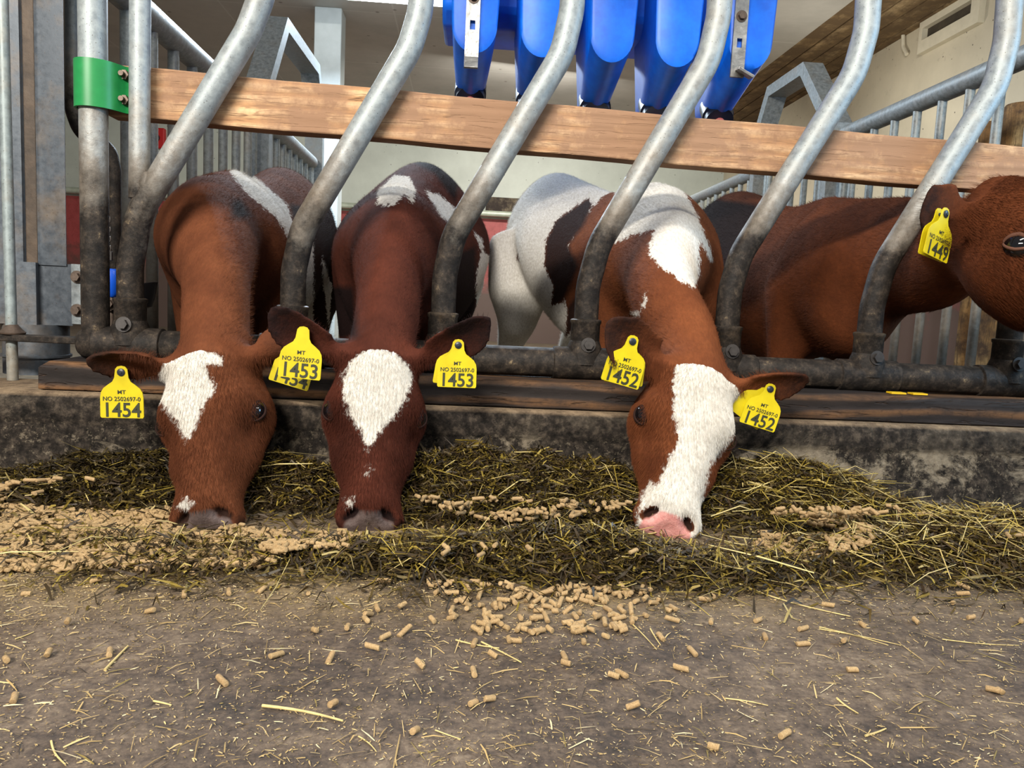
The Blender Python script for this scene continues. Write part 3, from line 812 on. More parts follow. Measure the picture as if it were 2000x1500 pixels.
FUR = True
def calf(sp):
    name = 'calf'
    A, B = np.array(sp['A'], float), np.array(sp['B'], float); L = float(np.linalg.norm(B-A))
    d, n, u = head_frame(A, B, sp['turn']); s = sp.get('s', .98); ds = sp.get('deep', 1.0)
    if 'normal' in sp: n = nrm(sp['normal']); u = np.cross(n, d)
    def hp(t, uu, nn): return A+d*L*t+u*uu*s+n*nn*s
    mb = MB()
    # ---- head
    R = []
    for (t, dip, dep, hw, tn, bn) in cat_rom(HEAD, 4):
        dep *= 1+(ds-1)*min(1, max(0, (1-t)*1.6))
        R.append(ring(hp(t, 0, -dip-dep/2), u, n, hw*s, dep/2*s, dep/2*s, 2.5, tn, bn))
    mb.rings(R)
    # ---- trunk
    W_ = np.array(sp['W'], float); yaw = sp['yaw']; rise = sp.get('rise', .12); bw = sp.get('barrel', 1.0); hw_ = sp.get('hips', 1.0)
    back = np.array([math.sin(yaw), math.cos(yaw), 0]); lat = np.array([math.cos(yaw), -math.sin(yaw), 0]); up = np.array([0, 0, 1.0])
    def bp(sx, x, z): return W_+back*sx+lat*x+up*z
    TR = [  # s, top offset, depth, half width, top narrowing, bottom narrowing
        (-.225, -.260, .10, .045, .1, .1), (-.19, -.200, .21, .085, .2, .2), (-.12, -.120, .31, .122, .35, .25), (0.0, -.006, .42, .130, .78, .3),
        (.10, .004, .45, .140*bw, .76, .25), (.24, -.006, .47, .172*bw, .66, .2), (.40, .01, .48, .206*bw, .52, .2), (.55, .04, .46, .218*bw, .46, .25),
        (.70, .075, .42, .19*hw_, .35, .3), (.80, .07, .37, .172*hw_, .3, .3), (.90, .035, .31, .14*hw_, .3, .3), (.96, -.02, .22, .09, .3, .3), (.985, -.06, .12, .04, .2, .2)]
    R = []
    for (sx, top, dep, hw, tn, bn) in cat_rom(TR, 4):
        top += rise*float(smoothstep(.15, .7, sx))*(1 if sx < .75 else 1)
        R.append(ring(bp(sx, 0, top-dep*.5), lat, up, hw, dep*.5, dep*.5, 2.15, tn, bn, 48))
    mb.rings(R)
    # ---- neck
    E = hp(.03, 0, -.070)
    N = sp.get('neck')
    N0 = bp(.02, 0, -.19)
    N1 = np.array(N[0][:3])*.5+N0*.5
    keys = [list(N0)+[.166, .180], [N1[0], N1[1], N1[2]-.004, .152, .160]]+[list(p) for p in N]+[list(E)+[.064, .070]]
    K = cat_rom(keys, 8); R = []
    for i in range(len(K)):
        T = nrm(K[min(i+1, len(K)-1), :3]-K[max(i-1, 0), :3])
        lx = nrm(np.cross(sp.get('crest', np.array([0, -.3, 1.0])), T)); cy = np.cross(T, lx)
        R.append(ring(K[i, :3], lx, cy, K[i, 3], K[i, 4], K[i, 4], 2.2, .40, .1))
    mb.rings(R)
    # ---- legs
    gz = PEN_Z
    for sx, x in ((.02, .105), (.02, -.105)):
        top = bp(sx, x, -.24); kx = bp(sx+.01, x*.9, 0); kz = gz+(W_[2]-.44-gz)*.62+.02
        ps = [top+np.array([0, 0, .07]), top+np.array([0, 0, .02]), np.array([kx[0], kx[1], W_[2]-.40]), np.array([kx[0], kx[1], kz]), np.array([kx[0], kx[1], kz-.05]), np.array([kx[0], kx[1], gz+.085]), np.array([kx[0], kx[1]-.012, gz+.05]), np.array([kx[0], kx[1]-.022, gz])]
        mb.tube(ps, [.02, .066, .056, .036, .032, .025, .031, .036], 20)
    for x in (.12, -.12):
        hz = W_[2]+rise
        def q(sx, xx, z): return bp(sx, xx, 0)*np.array([1, 1, 0])+np.array([0, 0, z])
        ps = [q(.76, x*.8, hz-.16), q(.70, x*1.05, hz-.34), q(.72, x, gz+.40), q(.83, x*.95, gz+.29), q(.84, x*.95, gz+.25), q(.81, x*.95, gz+.085), q(.795, x*.95, gz+.045), q(.785, x*.95, gz)]
        mb.tube(ps, [.12, .105, .066, .037, .031, .025, .032, .037], 20)
    # ---- tail
    tp = [bp(.955, 0, rise+.01), bp(1.01, 0, rise-.03), bp(1.025, 0, rise-.2), bp(1.02, .01, rise-.42), bp(1.02, .01, rise-.55)]
    mb.tube(cat_rom(tp, 5), list(np.interp(np.linspace(0, 1, 21), [0, .3, .75, .9, 1], [.028, .017, .014, .024, .008])), 12)
    # ---- ears
    ear_lines = []
    for e in sp['ears']:
        sd = e['side']; base = hp(.075, sd*.050, -.045); tip = np.array(e['tip'], float)
        Ln = np.linalg.norm(tip-base); ax = nrm(tip-base)
        cup = np.array(e['cup'], float); cup = nrm(cup-ax*(cup@ax)); wd = np.cross(ax, cup)
        bend = e.get('bend', .0)
        R = []
        for q, hw, th in ((-.10, .020, .016), (.06, .021, .016), (.16, .026, .013), (.28, .036, .0090), (.42, .0425, .0078), (.58, .044, .0072), (.74, .040, .0070), (.87, .031, .0066), (.95, .020, .006), (1.0, .008, .005)):
            hw *= e.get('w', 1.0)
            c = base+ax*(Ln*q)+wd*(bend*math.sin(PI*min(max(q, 0), 1)))
            cu = e.get('cupped', .55)*min(1, max(0, (q-.05)*4)); rg = []
            for k in range(28):
                a = 2*PI*k/28; x = hw*math.cos(a); y = th*math.sin(a)
                rg.append(c+wd*(x*(1-.12*cu))+cup*(y+cu*hw*.85*(abs(x/hw)**2)-cu*hw*.35))
            R.append(rg)
        mb.rings(R)
        ear_lines.append((base, tip))
    # ---- fuse into one skin
    me = bpy.data.meshes.new('skin'); me.from_pydata(mb.v, [], mb.f); me.update()
    bm = bmesh.new(); bm.from_mesh(me); bmesh.ops.recalc_face_normals(bm, faces=bm.faces); bm.to_mesh(me); bm.free()
    tmp = bpy.data.objects.new('skin', me); COL.objects.link(tmp)
    rm = tmp.modifiers.new('fuse', 'REMESH'); rm.mode = 'VOXEL'; rm.voxel_size = .0052; rm.adaptivity = 0
    dg = bpy.context.evaluated_depsgraph_get(); dg.update()
    m2 = bpy.data.meshes.new_from_object(tmp.evaluated_get(dg))
    bpy.data.objects.remove(tmp); bpy.data.meshes.remove(me)
    nv = len(m2.vertices); V = np.empty(nv*3); m2.vertices.foreach_get('co', V); V = V.reshape(-1, 3)
    ed = np.empty(len(m2.edges)*2, np.int64); m2.edges.foreach_get('vertices', ed); ed = ed.reshape(-1, 2)
    deg = np.bincount(ed.ravel(), minlength=nv).astype(float); deg[deg == 0] = 1
    def lap(X):
        return np.stack([(np.bincount(ed[:, 0], X[ed[:, 1], k], nv)+np.bincount(ed[:, 1], X[ed[:, 0], k], nv))/deg for k in range(X.shape[1])], 1)
    def local(V):
        q = V-A; return q@d/L, q@u/s, q@n/s
    T_, U_, N_ = local(V)
    headm = smoothstep(.02, .16, T_)*(np.abs(U_) < .2)*(N_ > -.22)*(T_ < 1.2)*(np.linalg.norm(V-(A+d*L*.5-n*.07*s), axis=1) < .62*L)
    ear = np.zeros(nv); earq = np.zeros(nv)
    for b_, t_ in ear_lines:
        ax = t_-b_; q = np.clip((V-b_)@ax/(ax@ax), 0, 1.05)
        dist = np.linalg.norm(V-(b_+q[:, None]*ax), axis=1)
        mk = ((q > .2) & (dist < .06)).astype(float)*smoothstep(.16, .32, q)
        earq = np.where(mk > ear, q, earq); ear = np.maximum(ear, mk)
    wsm = np.clip(1-np.maximum(headm, ear), 0, 1)
    for it in range(60):
        w = wsm if it >= 5 else np.ones(nv)
        V += (lap(V)-V)*(w*.55)[:, None]
    smask = np.clip(1-np.maximum(headm, ear), 0, 1)*(V[:, 2] > W_[2]-.46)*((V-W_)@back < .42)*smoothstep(.42, .30, (V-W_)@back)
    for it in range(130): V += (lap(V)-V)*(smask*.55)[:, None]
    # ---- shape the face
    T_, U_, N_ = local(V)
    def normals():
        m2.vertices.foreach_set('co', V.ravel()); m2.update()
        Nn = np.empty(nv*3); m2.vertices.foreach_get('normal', Nn); return Nn.reshape(-1, 3)
    NN = normals()
    def bulge(t, uu, nn, r, h):
        dist = np.linalg.norm(V-hp(t, uu, nn), axis=1); return NN*(h*s*np.exp(-(dist/(r*s))**2))[:, None]
    disp = np.zeros_like(V)
    for sd in (-1, 1):
        disp += bulge(.33, sd*.066, -.016, .022, .009)     # brow ridge
        disp += bulge(.40, sd*.080, -.050, .022, .004)
        disp += bulge(.475, sd*.066, -.050, .024, -.011)    # hollow before the eye
        disp += bulge(.57, sd*.056, -.080, .030, .008)
        disp += bulge(.60, sd*.034, -.006, .016, .004)      # nasal edge
        disp += bulge(.72, sd*.048, -.030, .022, -.005)      # cheek
        disp += bulge(.935, sd*.040, -.030, .018, .006)      # flare beside the nostril
        disp += bulge(.15, sd*.070, -.060, .03, -.006)
        disp += bulge(.80, sd*.05, -.05, .03, -.003)
        disp += bulge(.30, sd*.062, -.105, .045, .009)      # jaw muscle
    disp += bulge(-.01, 0, -.004, .035, sp.get('poll', .008))
    disp += bulge(.30, 0, 0, .03, -.004)
    disp += bulge(.965, 0, -.036, .012, -.003)
    V += disp; NN = normals()
    nost = np.zeros(nv)
    for sd in (-1, 1):
        c = hp(.935, sd*.030, -.024); c = V[np.argmin(np.linalg.norm(V-c, axis=1))]
        a1 = nrm(d*.55+u*sd*.55-n*.55); q = V-c
        x = q@a1; rest = q-x[:, None]*a1; y = np.linalg.norm(rest, axis=1)
        f = np.exp(-((x/(.0165*s))**2+(y/(.0098*s))**2)**1.3); nost = np.maximum(nost, f)
    V -= NN*(nost*.021*s)[:, None]
    # mouth line
    ml = np.exp(-((N_+.066)/.0035)**2)*smoothstep(.80, .86, T_)*(T_ < 1.03)
    V -= NN*(ml*.004)[:, None]
    for it in range(2): V += (lap(V)-V)*.35
    NN = normals()
    # ---- coat pattern and painted shade
    px = proj(V); dep = (V-CC)@CF; view = CC-V; view /= np.linalg.norm(view, axis=1)[:, None]
    facing = (NN*view).sum(1)
    wh = np.full(nv, -1.0); dk = np.zeros(nv); pk = np.zeros(nv)
    hm = headm > .3
    for reg, poly in sp['white']:
        sdm = poly_sd(px, poly)*dep/FPX
        ok = (hm & (facing > -.25) & (ear < .5)) if reg == 'head' else ((~hm) & (facing > -.6) & (ear < .5))
        wh = np.where(ok, np.maximum(wh, sdm), wh)
    rumpw = sp.get('rump')
    if rumpw is not None:
        sx = (V-W_)@back
        wh = np.where(hm, wh, np.maximum(wh, (sx-rumpw)*.5))
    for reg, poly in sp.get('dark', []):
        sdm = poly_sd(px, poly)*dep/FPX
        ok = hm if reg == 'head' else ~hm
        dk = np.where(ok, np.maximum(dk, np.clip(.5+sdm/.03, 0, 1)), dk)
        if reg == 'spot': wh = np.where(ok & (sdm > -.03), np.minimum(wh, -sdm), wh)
    # ears darken inside and to the tip
    dk = np.maximum(dk, ear*(.30+.42*smoothstep(.3, .9, earq))*sp.get('eardark', 1))
    wh = np.where(ear > .3, -1, wh)
    muz = smoothstep(.905, .945, T_+.25*(np.abs(U_)-.03)*0)*(np.abs(U_) < .1)*(N_ > -.085)
    pad = smoothstep(.885, .925, T_)*(N_ > -.080)*smoothstep(.043, .032, np.abs(U_)) if True else 0
    pk = np.maximum(pk, pad)
    if not sp.get('pink'): dk = np.maximum(dk, muz*.6*(1-pad))
    dk = np.maximum(dk, (nost > .25)*1.0); pk = np.where(nost > .45, 0, pk)
    wh = np.where(nost > .35, -1, wh)
    colr = np.stack([np.clip(.5+wh/.07, 0, 1), np.clip(dk, 0, 1), np.clip(pk, 0, 1), np.ones(nv)], 1)
    for k in range(3): colr[:, :3] = colr[:, :3]*.5+lap(colr[:, :3])*.5
    li = np.empty(len(m2.loops), np.int64); m2.loops.foreach_get('vertex_index', li)
    ca = m2.color_attributes.new('coat', 'BYTE_COLOR', 'CORNER'); ca.data.foreach_set('color', colr[li].astype(np.float32).ravel())
    # ---- objects
    foot = (float(W_[0]), float(W_[1]), PEN_Z)
    root = thing(name, sp['label'], 'calf', foot, 'calves at the feed barrier')
    V0 = V-np.array(foot)
    m2.vertices.foreach_set('co', V0.ravel()); m2.update()
    m2.materials.clear(); m2.materials.append(sp['mat'])
    m2.polygons.foreach_set('use_smooth', [True]*len(m2.polygons)); m2.name = 'body'
    bo = bpy.data.objects.new('body', m2); COL.objects.link(bo); bo.parent = root
    # fur
    if FUR:
        vis = (facing > -.45) & ((V[:, 2] > .12) | (headm > .35))
        nomuz = muz < .5
        gh = np.where(vis & (headm > .35) & nomuz & (nost < .03) & (T_ < .90))[0]; gb = np.where(vis & (headm <= .35))[0]
        for gname, idx, cnt, ln, al in (('fur_head', gh, 30000, .0030, tuple(d*.0021)), ('fur_body', gb, 50000, .0046, sp.get('flow', (0, .0036, .0004)))):
            vg = bo.vertex_groups.new(name=gname); vg.add([int(i) for i in idx], 1.0, 'REPLACE')
            md = bo.modifiers.new(gname, 'PARTICLE_SYSTEM'); ps = bo.particle_systems[-1]; st = ps.settings
            st.type = 'HAIR'; st.count = cnt; st.hair_step = 3; st.render_step = 2; st.display_step = 2
            st.use_advanced_hair = True; st.hair_length = ln*1.0
            st.object_align_factor = al; st.factor_random = ln*.16
            st.emit_from = 'FACE'; st.use_emit_random = True; st.use_even_distribution = True
            st.root_radius = 1.0; st.tip_radius = .15; st.radius_scale = .00042; st.use_close_tip = True
            st.material = 1
            ps.vertex_group_density = gname; ps.seed = 3
    # eyes
    for sd in sp.get('eyes', (-1, 1)):
        c0 = hp(.385, sd*.082, -.046); i = int(np.argmin(np.linalg.norm(V-c0, axis=1)))
        nn = nrm(NN[i]*.50+u*sd*.32+n*.42); c = V[i]-nn*.0150*s
        mbb = MB(); mbb.ball(c, .0205*s, 28, 18)
        eo = obj('eye', mbb, M_eye, root, 180)
        a1 = nrm(d-nn*(d@nn)); a1 = nrm(a1*.93-np.cross(nn, a1)*sd*.28); a2 = np.cross(nn, a1)
        if a2@n < 0: a2 = -a2
        for nm, k0, k1, rr, mt, lift in (('upper_eyelid', 0, 16, .0032, sp.get('lid', M_lid), .0), ('lower_eyelid', 16, 32, .0023, sp.get('lid', M_lid), .0)):
            pts = []; rs = []
            for k in range(k0, k1+1):
                a = 2*PI*k/32; ex = .0165*s*math.cos(a); ey = .0102*s*math.sin(a)*(1.0-.12*abs(math.cos(a)))
                q = a1*ex+a2*ey; h = math.sqrt(max(0, (.0205*s)**2-ex*ex-ey*ey))
                pts.append(c+nn*(h-.0004)+q); rs.append(rr*s*(.55+.45*math.sin(PI*(k-k0)/16)))
            mbb = MB(); mbb.tube(pts, rs, 10); obj(nm, mbb, mt, eo, 180)
    # ear tags
    from mathutils.bvhtree import BVHTree
    pl_ = [tuple(p.vertices) for p in m2.polygons]
    bvh = BVHTree.FromPolygons([tuple(v) for v in V], pl_)
    for tg in sp['tags']:
        dr = Vector(tuple(map(float, nrm(np.array(tg['at'])-CC))))
        hit, hn, hi, hd = bvh.ray_cast(Vector(tuple(CC)), dr)
        if hit is None: hit = bvh.find_nearest(Vector(tuple(map(float, tg['at']))))[0]
        tg = dict(tg); tg['at'] = tuple(hit-dr*sp.get('tagout', .012)); ear_tag(root, bo, **tg)
    return root

def text_mesh(txt, size, bold):
    cu = bpy.data.curves.new('t', 'FONT'); cu.body = txt; cu.size = size; cu.align_x = 'CENTER'; cu.offset = bold; cu.resolution_u = 3
    o = bpy.data.objects.new('t', cu); COL.objects.link(o)
    dg = bpy.context.evaluated_depsgraph_get(); dg.update()
    m = bpy.data.meshes.new_from_object(o.evaluated_get(dg))
    v = [tuple(x.co) for x in m.vertices]; f = [tuple(p.vertices) for p in m.polygons]
    bpy.data.objects.remove(o); bpy.data.curves.remove(cu); bpy.data.meshes.remove(m)
    return v, f

TAG_OUT = [(0, -.0105), (.006, -.0092), (.0095, -.005), (.0102, .001), (.0112, .009), (.0145, .0155), (.0215, .0205), (.0285, .0262), (.0325, .033), (.0338, .041), (.0342, .072), (.0325, .0745)]
TAG_OUT = TAG_OUT+[(-x, y) for x, y in TAG_OUT[:0:-1]]
def ear_tag(root, body, at, rot=0.0, turn=0.0, lean=0.0, number='', sc=1.0, back=None, stud=True, lines=True):
    """yellow plate hanging from its stud; rot turns it in its own plane, turn about the plumb line, lean tips the foot outward"""
    M = Matrix.Rotation(math.radians(turn), 3, 'Z') @ Matrix.Rotation(math.radians(lean), 3, 'X') @ Matrix.Rotation(math.radians(rot), 3, 'Y')
    X, D, Nn = M @ Vector((1, 0, 0)), M @ Vector((0, 0, -1)), M @ Vector((0, -1, 0))
    O = Vector(at)
    def pl(x, y, z): return O+X*(x*sc)+D*(y*sc)+Nn*z
    mb = MB(); mb.prism(TAG_OUT, lambda p: pl(p[0], p[1], .0008+.10*max(0, p[1]-.02)**1.0*.03), lambda p: pl(p[0], p[1], -.0008))
    to = obj('ear_tag', mb, M_tag, root); to['label'] = 'yellow ear tag printed %s' % number if number else 'yellow ear tag'
    if stud:
        mb = MB(); c = O; mb.tube([c+Nn*.0006, c+Nn*.0022, c+Nn*.0034], [.0062*sc, .0062*sc, .0045*sc], 18); mb.tube([c+Nn*.0034, c+Nn*.0046], .0022*sc, 10); mb.tube([c-Nn*.020, c+Nn*.001], .0026*sc, 10)
        obj('tag_stud', mb, M_stud, to, 40)
    if number:
        mb = MB()
        for txt, size, y, bold, sx in ((number, .0330, .0722, .00050, .93),)+((('NO 2502697-0', .0098, .0465, .00012, .98), ('MT', .0088, .0350, .00012, 1.1)) if lines else ()):
            v, f = text_mesh(txt, size, bold); mb.add([pl(p[0]*sx, y-p[1], .0016+.003*max(0, y-p[1]-.02)) for p in v], f)
        obj('tag_print', mb, M_ink, to)
    if back is not None:
        O2 = O-Nn*.010; M2 = Matrix.Rotation(math.radians(back), 3, Nn)
        X2, D2 = M2 @ X, M2 @ D
        mb = MB(); mb.prism(TAG_OUT, lambda p: O2+X2*(p[0]*sc)+D2*(p[1]*sc*.98), lambda p: O2+X2*(p[0]*sc)+D2*(p[1]*sc*.98)-Nn*.0016)
        obj('rear_tag', mb, M_tag, to)

def V3(p, Y): return PY(p[0], p[1], Y)
W2 = lambda p, Y: PY(p[0], p[1], Y)

# -- red-brown calf with a white forehead patch (tag 1454)
W1 = W2((452, 318), 2.02)
calf(dict(label='orange-brown calf with white forehead patch eating nearest the green clamp', mat=coat_mat('coat_orange_brown', (112, 65, 41), (84, 46, 29), (44, 29, 23)),
    A=PY(386, 660, 1.278), B=PY(378, 1032, 1.105), turn=-23, s=1.06, W=W1, yaw=-.06, rise=.03, barrel=.90,
    neck=[[-.565, 1.76, .470, .118, .130], [-.478, 1.53, .385, .072, .088], [-.444, 1.42, .315, .066, .075]],
    ears=[dict(side=-1, tip=PY(164, 705, 1.25), cup=(-.1, -.75, -.65), bend=.006, w=.95), dict(side=1, tip=PY(606, 655, 1.36), cup=(.2, .7, .3), w=.9)],
    white=[('head', [(318, 706), (362, 672), (395, 668), (436, 700), (434, 712), (402, 712), (420, 762), (398, 790), (384, 822), (372, 856), (364, 858), (352, 828), (320, 794), (300, 762), (300, 735)]),
           ('head', [(350, 982), (366, 970), (376, 985), (366, 1004), (352, 1008)]),
           ('body', [(440, 316), (470, 322), (560, 398), (574, 440), (566, 470), (540, 425), (480, 375), (455, 345)]),
           ('body', [(598, 480), (612, 470), (612, 640), (596, 640)]), ('body', [(628, 500), (648, 560), (642, 640), (632, 560)])],
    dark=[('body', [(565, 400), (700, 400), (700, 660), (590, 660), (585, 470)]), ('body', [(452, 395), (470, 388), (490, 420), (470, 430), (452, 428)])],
    tags=[dict(at=PY(237, 727, 1.225), rot=-1, number='1454', back=None),
          dict(at=PY(588, 672, 1.315), rot=16, number='1454', lines=False, stud=False, turn=4)]))

# -- dark chestnut calf (tag 1453)
Wc2 = W2((776, 345), 2.0)
calf(dict(label='dark chestnut calf facing straight out with a white diamond on its forehead', mat=coat_mat('coat_chestnut', (86, 44, 32), (62, 31, 23), (31, 20, 19)),
    A=PY(745, 655, 1.28), B=PY(722, 1032, 1.115), turn=2, s=1.0, W=Wc2, yaw=.03, rise=.085, barrel=1.12,
    neck=[[-.158, 1.76, .470, .114, .130], [-.145, 1.53, .385, .072, .088], [-.138, 1.42, .315, .066, .075]],
    ears=[dict(side=-1, tip=PY(524, 602, 1.25), cup=(.25, -.8, -.5), bend=-.012, w=1.02), dict(side=1, tip=PY(960, 622, 1.26), cup=(-.1, -.8, -.55), bend=.010, w=1.0)],
    white=[('head', [(738, 668), (768, 678), (792, 706), (804, 730), (796, 770), (776, 806), (746, 836), (728, 862), (716, 878), (708, 842), (682, 806), (672, 770), (670, 730), (692, 700), (710, 680)]),
           ('head', [(720, 904), (726, 912), (718, 928), (710, 926)]), ('head', [(676, 972), (696, 972), (698, 984), (678, 986)]),
           ('body', [(738, 372), (770, 342), (800, 345), (812, 372), (806, 398), (788, 378), (770, 402), (736, 400)]),
           ('body', [(830, 372), (858, 380), (892, 410), (880, 436), (862, 424)]),
           ('body', [(930, 540), (940, 490), (956, 500), (960, 560), (944, 600), (930, 620)]), ('body', [(926, 452), (944, 470), (944, 500)]), ('body', [(964, 570), (976, 560), (970, 640), (962, 640)])],
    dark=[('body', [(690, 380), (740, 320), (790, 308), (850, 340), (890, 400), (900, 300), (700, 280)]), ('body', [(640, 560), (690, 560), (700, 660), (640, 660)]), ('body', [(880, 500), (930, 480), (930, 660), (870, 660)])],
    tags=[dict(at=PY(592, 650, 1.21), rot=4, number='1453', stud=False), dict(at=PY(895, 674, 1.215), rot=0, number='1453', back=-7, sc=.95)]))

# -- brown and white calf with the broad blaze (tag 1452)
Wc3 = W2((1298, 342), 1.95)
calf(dict(label='brown and white calf with a broad white face and pink nose', mat=coat_mat('coat_brown_white', (124, 71, 42), (92, 49, 29), (42, 26, 21), ((196, 126, 120), (222, 164, 156))),
    A=PY(1384, 692, 1.276), B=PY(1314, 1036, 1.12), turn=14, s=1.06, W=Wc3, yaw=-.27, rise=.03, barrel=.84, hips=.80, pink=True, poll=.010,
    neck=[[.455, 1.74, .470, .112, .130], [.402, 1.53, .385, .070, .088], [.418, 1.42, .315, .065, .075]],
    ears=[dict(side=-1, tip=PY(1186, 628, 1.24), cup=(.35, -.85, -.2), bend=-.010, w=1.22), dict(side=1, tip=PY(1584, 742, 1.27), cup=(-.1, -.75, -.6), bend=.004, w=.92)],
    white=[('head', [(1322, 706), (1360, 688), (1402, 690), (1436, 716), (1444, 740), (1444, 826), (1418, 866), (1386, 905), (1374, 960), (1382, 1000), (1384, 1060), (1236, 1050), (1250, 990), (1262, 950), (1272, 940), (1284, 948), (1300, 910), (1322, 868), (1326, 850), (1314, 800), (1318, 740)]),
           ('body', [(1200, 380), (1215, 340), (1285, 336), (1330, 360), (1362, 420), (1392, 500), (1390, 512), (1366, 470), (1366, 540), (1356, 562), (1322, 545), (1318, 535), (1300, 530), (1265, 495), (1278, 448), (1240, 458), (1196, 476), (1180, 480)]),
           ('body', [(1262, 590), (1262, 572), (1256, 596), (1258, 604)]), ('body', [(1232, 612), (1250, 606), (1246, 620)])],
    rump=.28,
    dark=[('spot', [(1085, 430), (1150, 385), (1158, 400), (1140, 440), (1110, 480), (1130, 520), (1100, 590), (1075, 600), (1080, 560), (1062, 520), (1066, 470)]), ('spot', [(1006, 504), (1012, 496), (1014, 512)]), ('spot', [(1108, 600), (1130, 570), (1124, 640), (1104, 660)])],
    tags=[dict(at=PY(1235, 667, 1.21), rot=14, number='1452', back=8, turn=8), dict(at=PY(1504, 760, 1.22), rot=15, number='1452', back=-20, turn=-4, sc=.93)]))

# -- deep brown calf turned to the side (tag 1449)
Wc4 = W2((1640, 372), 1.95)
A4 = np.array([.902, 1.305, .616]); d4 = np.array([.372, -.878, -.302])
calf(dict(label='deep brown calf lifting its head sideways at the last slanted bars', mat=coat_mat('coat_deep_brown', (102, 54, 29), (72, 37, 21), (32, 20, 17)),
    A=A4, B=A4+d4*.345, turn=70, normal=(-.168, -.383, .908), s=1.24, deep=1.25, W=Wc4, yaw=.0, rise=.02, barrel=1.02, poll=.014, lid=M_lidpink, tagout=.022, crest=np.array([0, 0, 1.0]),
    neck=[list(PY(1760, 500, 1.70))+[.10, .14], list(PY(1840, 500, 1.55))+[.085, .115]],
    ears=[dict(side=-1, tip=PY(1798, 432, 1.24), cup=(.30, -.92, .12), bend=.010, w=1.5, cupped=.22)],
    white=[], dark=[('body', [(1330, 380), (1480, 400), (1440, 520), (1420, 700), (1330, 700)])],  # dark outline paints shadow on the rear of the body into the coat
    tags=[dict(at=PY(1846, 418, 1.225), rot=12, turn=26, number='1449', back=3, sc=1.0)]))

# ================================================================== FEED ON THE ALLEY FLOOR
def fl(px, py, z=0.0): p = PZ(px, py, z); return (float(p[0]), float(p[1]))
MOUNDS = []   # x, y, height, sx, sy
def mound(px, py, Y, h, sx, sy): MOUNDS.append((float(PY(px, py, Y)[0]), Y, h, sx, sy))
mound(255, 950, 1.33, .062, .085, .060); mound(140, 950, 1.33, .035, .10, .05); mound(600, 950, 1.33, .058, .10, .055); mound(500, 950, 1.33, .05, .07, .05)
mound(860, 950, 1.31, .075, .07, .065); mound(960, 950, 1.32, .088, .085, .065); mound(1090, 950, 1.31, .080, .085, .065); mound(1200, 950, 1.30, .060, .07, .06)
mound(1430, 950, 1.33, .078, .07, .055); mound(1530, 950, 1.32, .082, .09, .06); mound(1640, 950, 1.30, .050, .07, .05)
mound(1760, 1000, 1.22, .030, .08, .045); mound(1900, 1010, 1.17, .032, .10, .05); mound(2020, 1020, 1.15, .034, .10, .05)
mound(600, 1090, 1.01, .011, .10, .033); mound(800, 1090, 1.01, .016, .09, .038); mound(950, 1085, 1.02, .022, .09, .045); mound(1120, 1085, 1.03, .026, .09, .045)
mound(1220, 1100, 1.005, .020, .09, .038); mound(1390, 1100, 1.005, .019, .10, .040); mound(1800, 1080, 1.07, .040, .09, .045); mound(1950, 1085, 1.07, .042, .10, .045)
mound(300, 1080, 1.04, .010, .09, .03); mound(330, 1160, .95, .006, .08, .03)
def hgt(x, y):
    x = np.asarray(x, float); y = np.asarray(y, float); z = np.zeros_like(x)
    for (mx, my, mh, sx, sy) in MOUNDS:
        z = np.maximum(z, 0)+mh*.78*np.exp(-.5*((x-mx)/sx)**2-.5*((y-my)/sy)**2)
    z = .10*np.tanh(z/.10)
    z = z*(1+.22*np.sin(37*x+3*np.sin(23*y))*np.sin(31*y+2*np.sin(19*x)))
    return z
# hollows the muzzles have eaten
HOL = [(395, 1015, 1.14), (715, 1010, 1.14), (1310, 1015, 1.15)]
HOL = [(float(PY(a, b_, c)[0]), c) for a, b_, c in HOL]
def height(x, y):
    z = hgt(x, y)
    for hx, hy in HOL:
        z = z*(1-.9*np.exp(-(((x-hx)/.090)**2+((y-hy-.01)/.115)**2)))
    return z

t = NT('silage_blades'); tc = t.attr('tint'); f = t.noise(120, 4)
t.base(t.mix(t.math('MULTIPLY', f, .5), tc, (.03, .022, .008, 1))); t.rough(.55); t.b.inputs['Specular IOR Level'].default_value = .35; M_silage = t.m

class FA:
    """one loose mass of many small pieces"""
    def __init__(s): s.v = []; s.f = []; s.c = []; s.n = 0
    def add(s, V, Fc, col):
        s.v.append(V); s.f.append(Fc+s.n); s.c.append(np.repeat(col[None], len(V), 0) if col.ndim == 1 else col); s.n += len(V)
    def build(s, name, m, at):
        V = np.concatenate(s.v)-np.array(at); Fc = np.concatenate(s.f); Cc = np.concatenate(s.c)
        me = bpy.data.meshes.new(name); nf = len(Fc)
        me.vertices.add(len(V)); me.vertices.foreach_set('co', V.astype(np.float32).ravel())
        me.loops.add(nf*4); me.loops.foreach_set('vertex_index', Fc.astype(np.int32).ravel())
        me.polygons.add(nf); me.polygons.foreach_set('loop_start', np.arange(0, nf*4, 4, dtype=np.int32))
        me.update(calc_edges=True); me.validate()
        ca = me.color_attributes.new('tint', 'FLOAT_COLOR', 'POINT')
        ca.data.foreach_set('color', np.concatenate([Cc, np.ones((len(Cc), 1))], 1).astype(np.float32).ravel())
        me.materials.append(m)
        o = bpy.data.objects.new(name, me); COL.objects.link(o); o.location = at
        return o

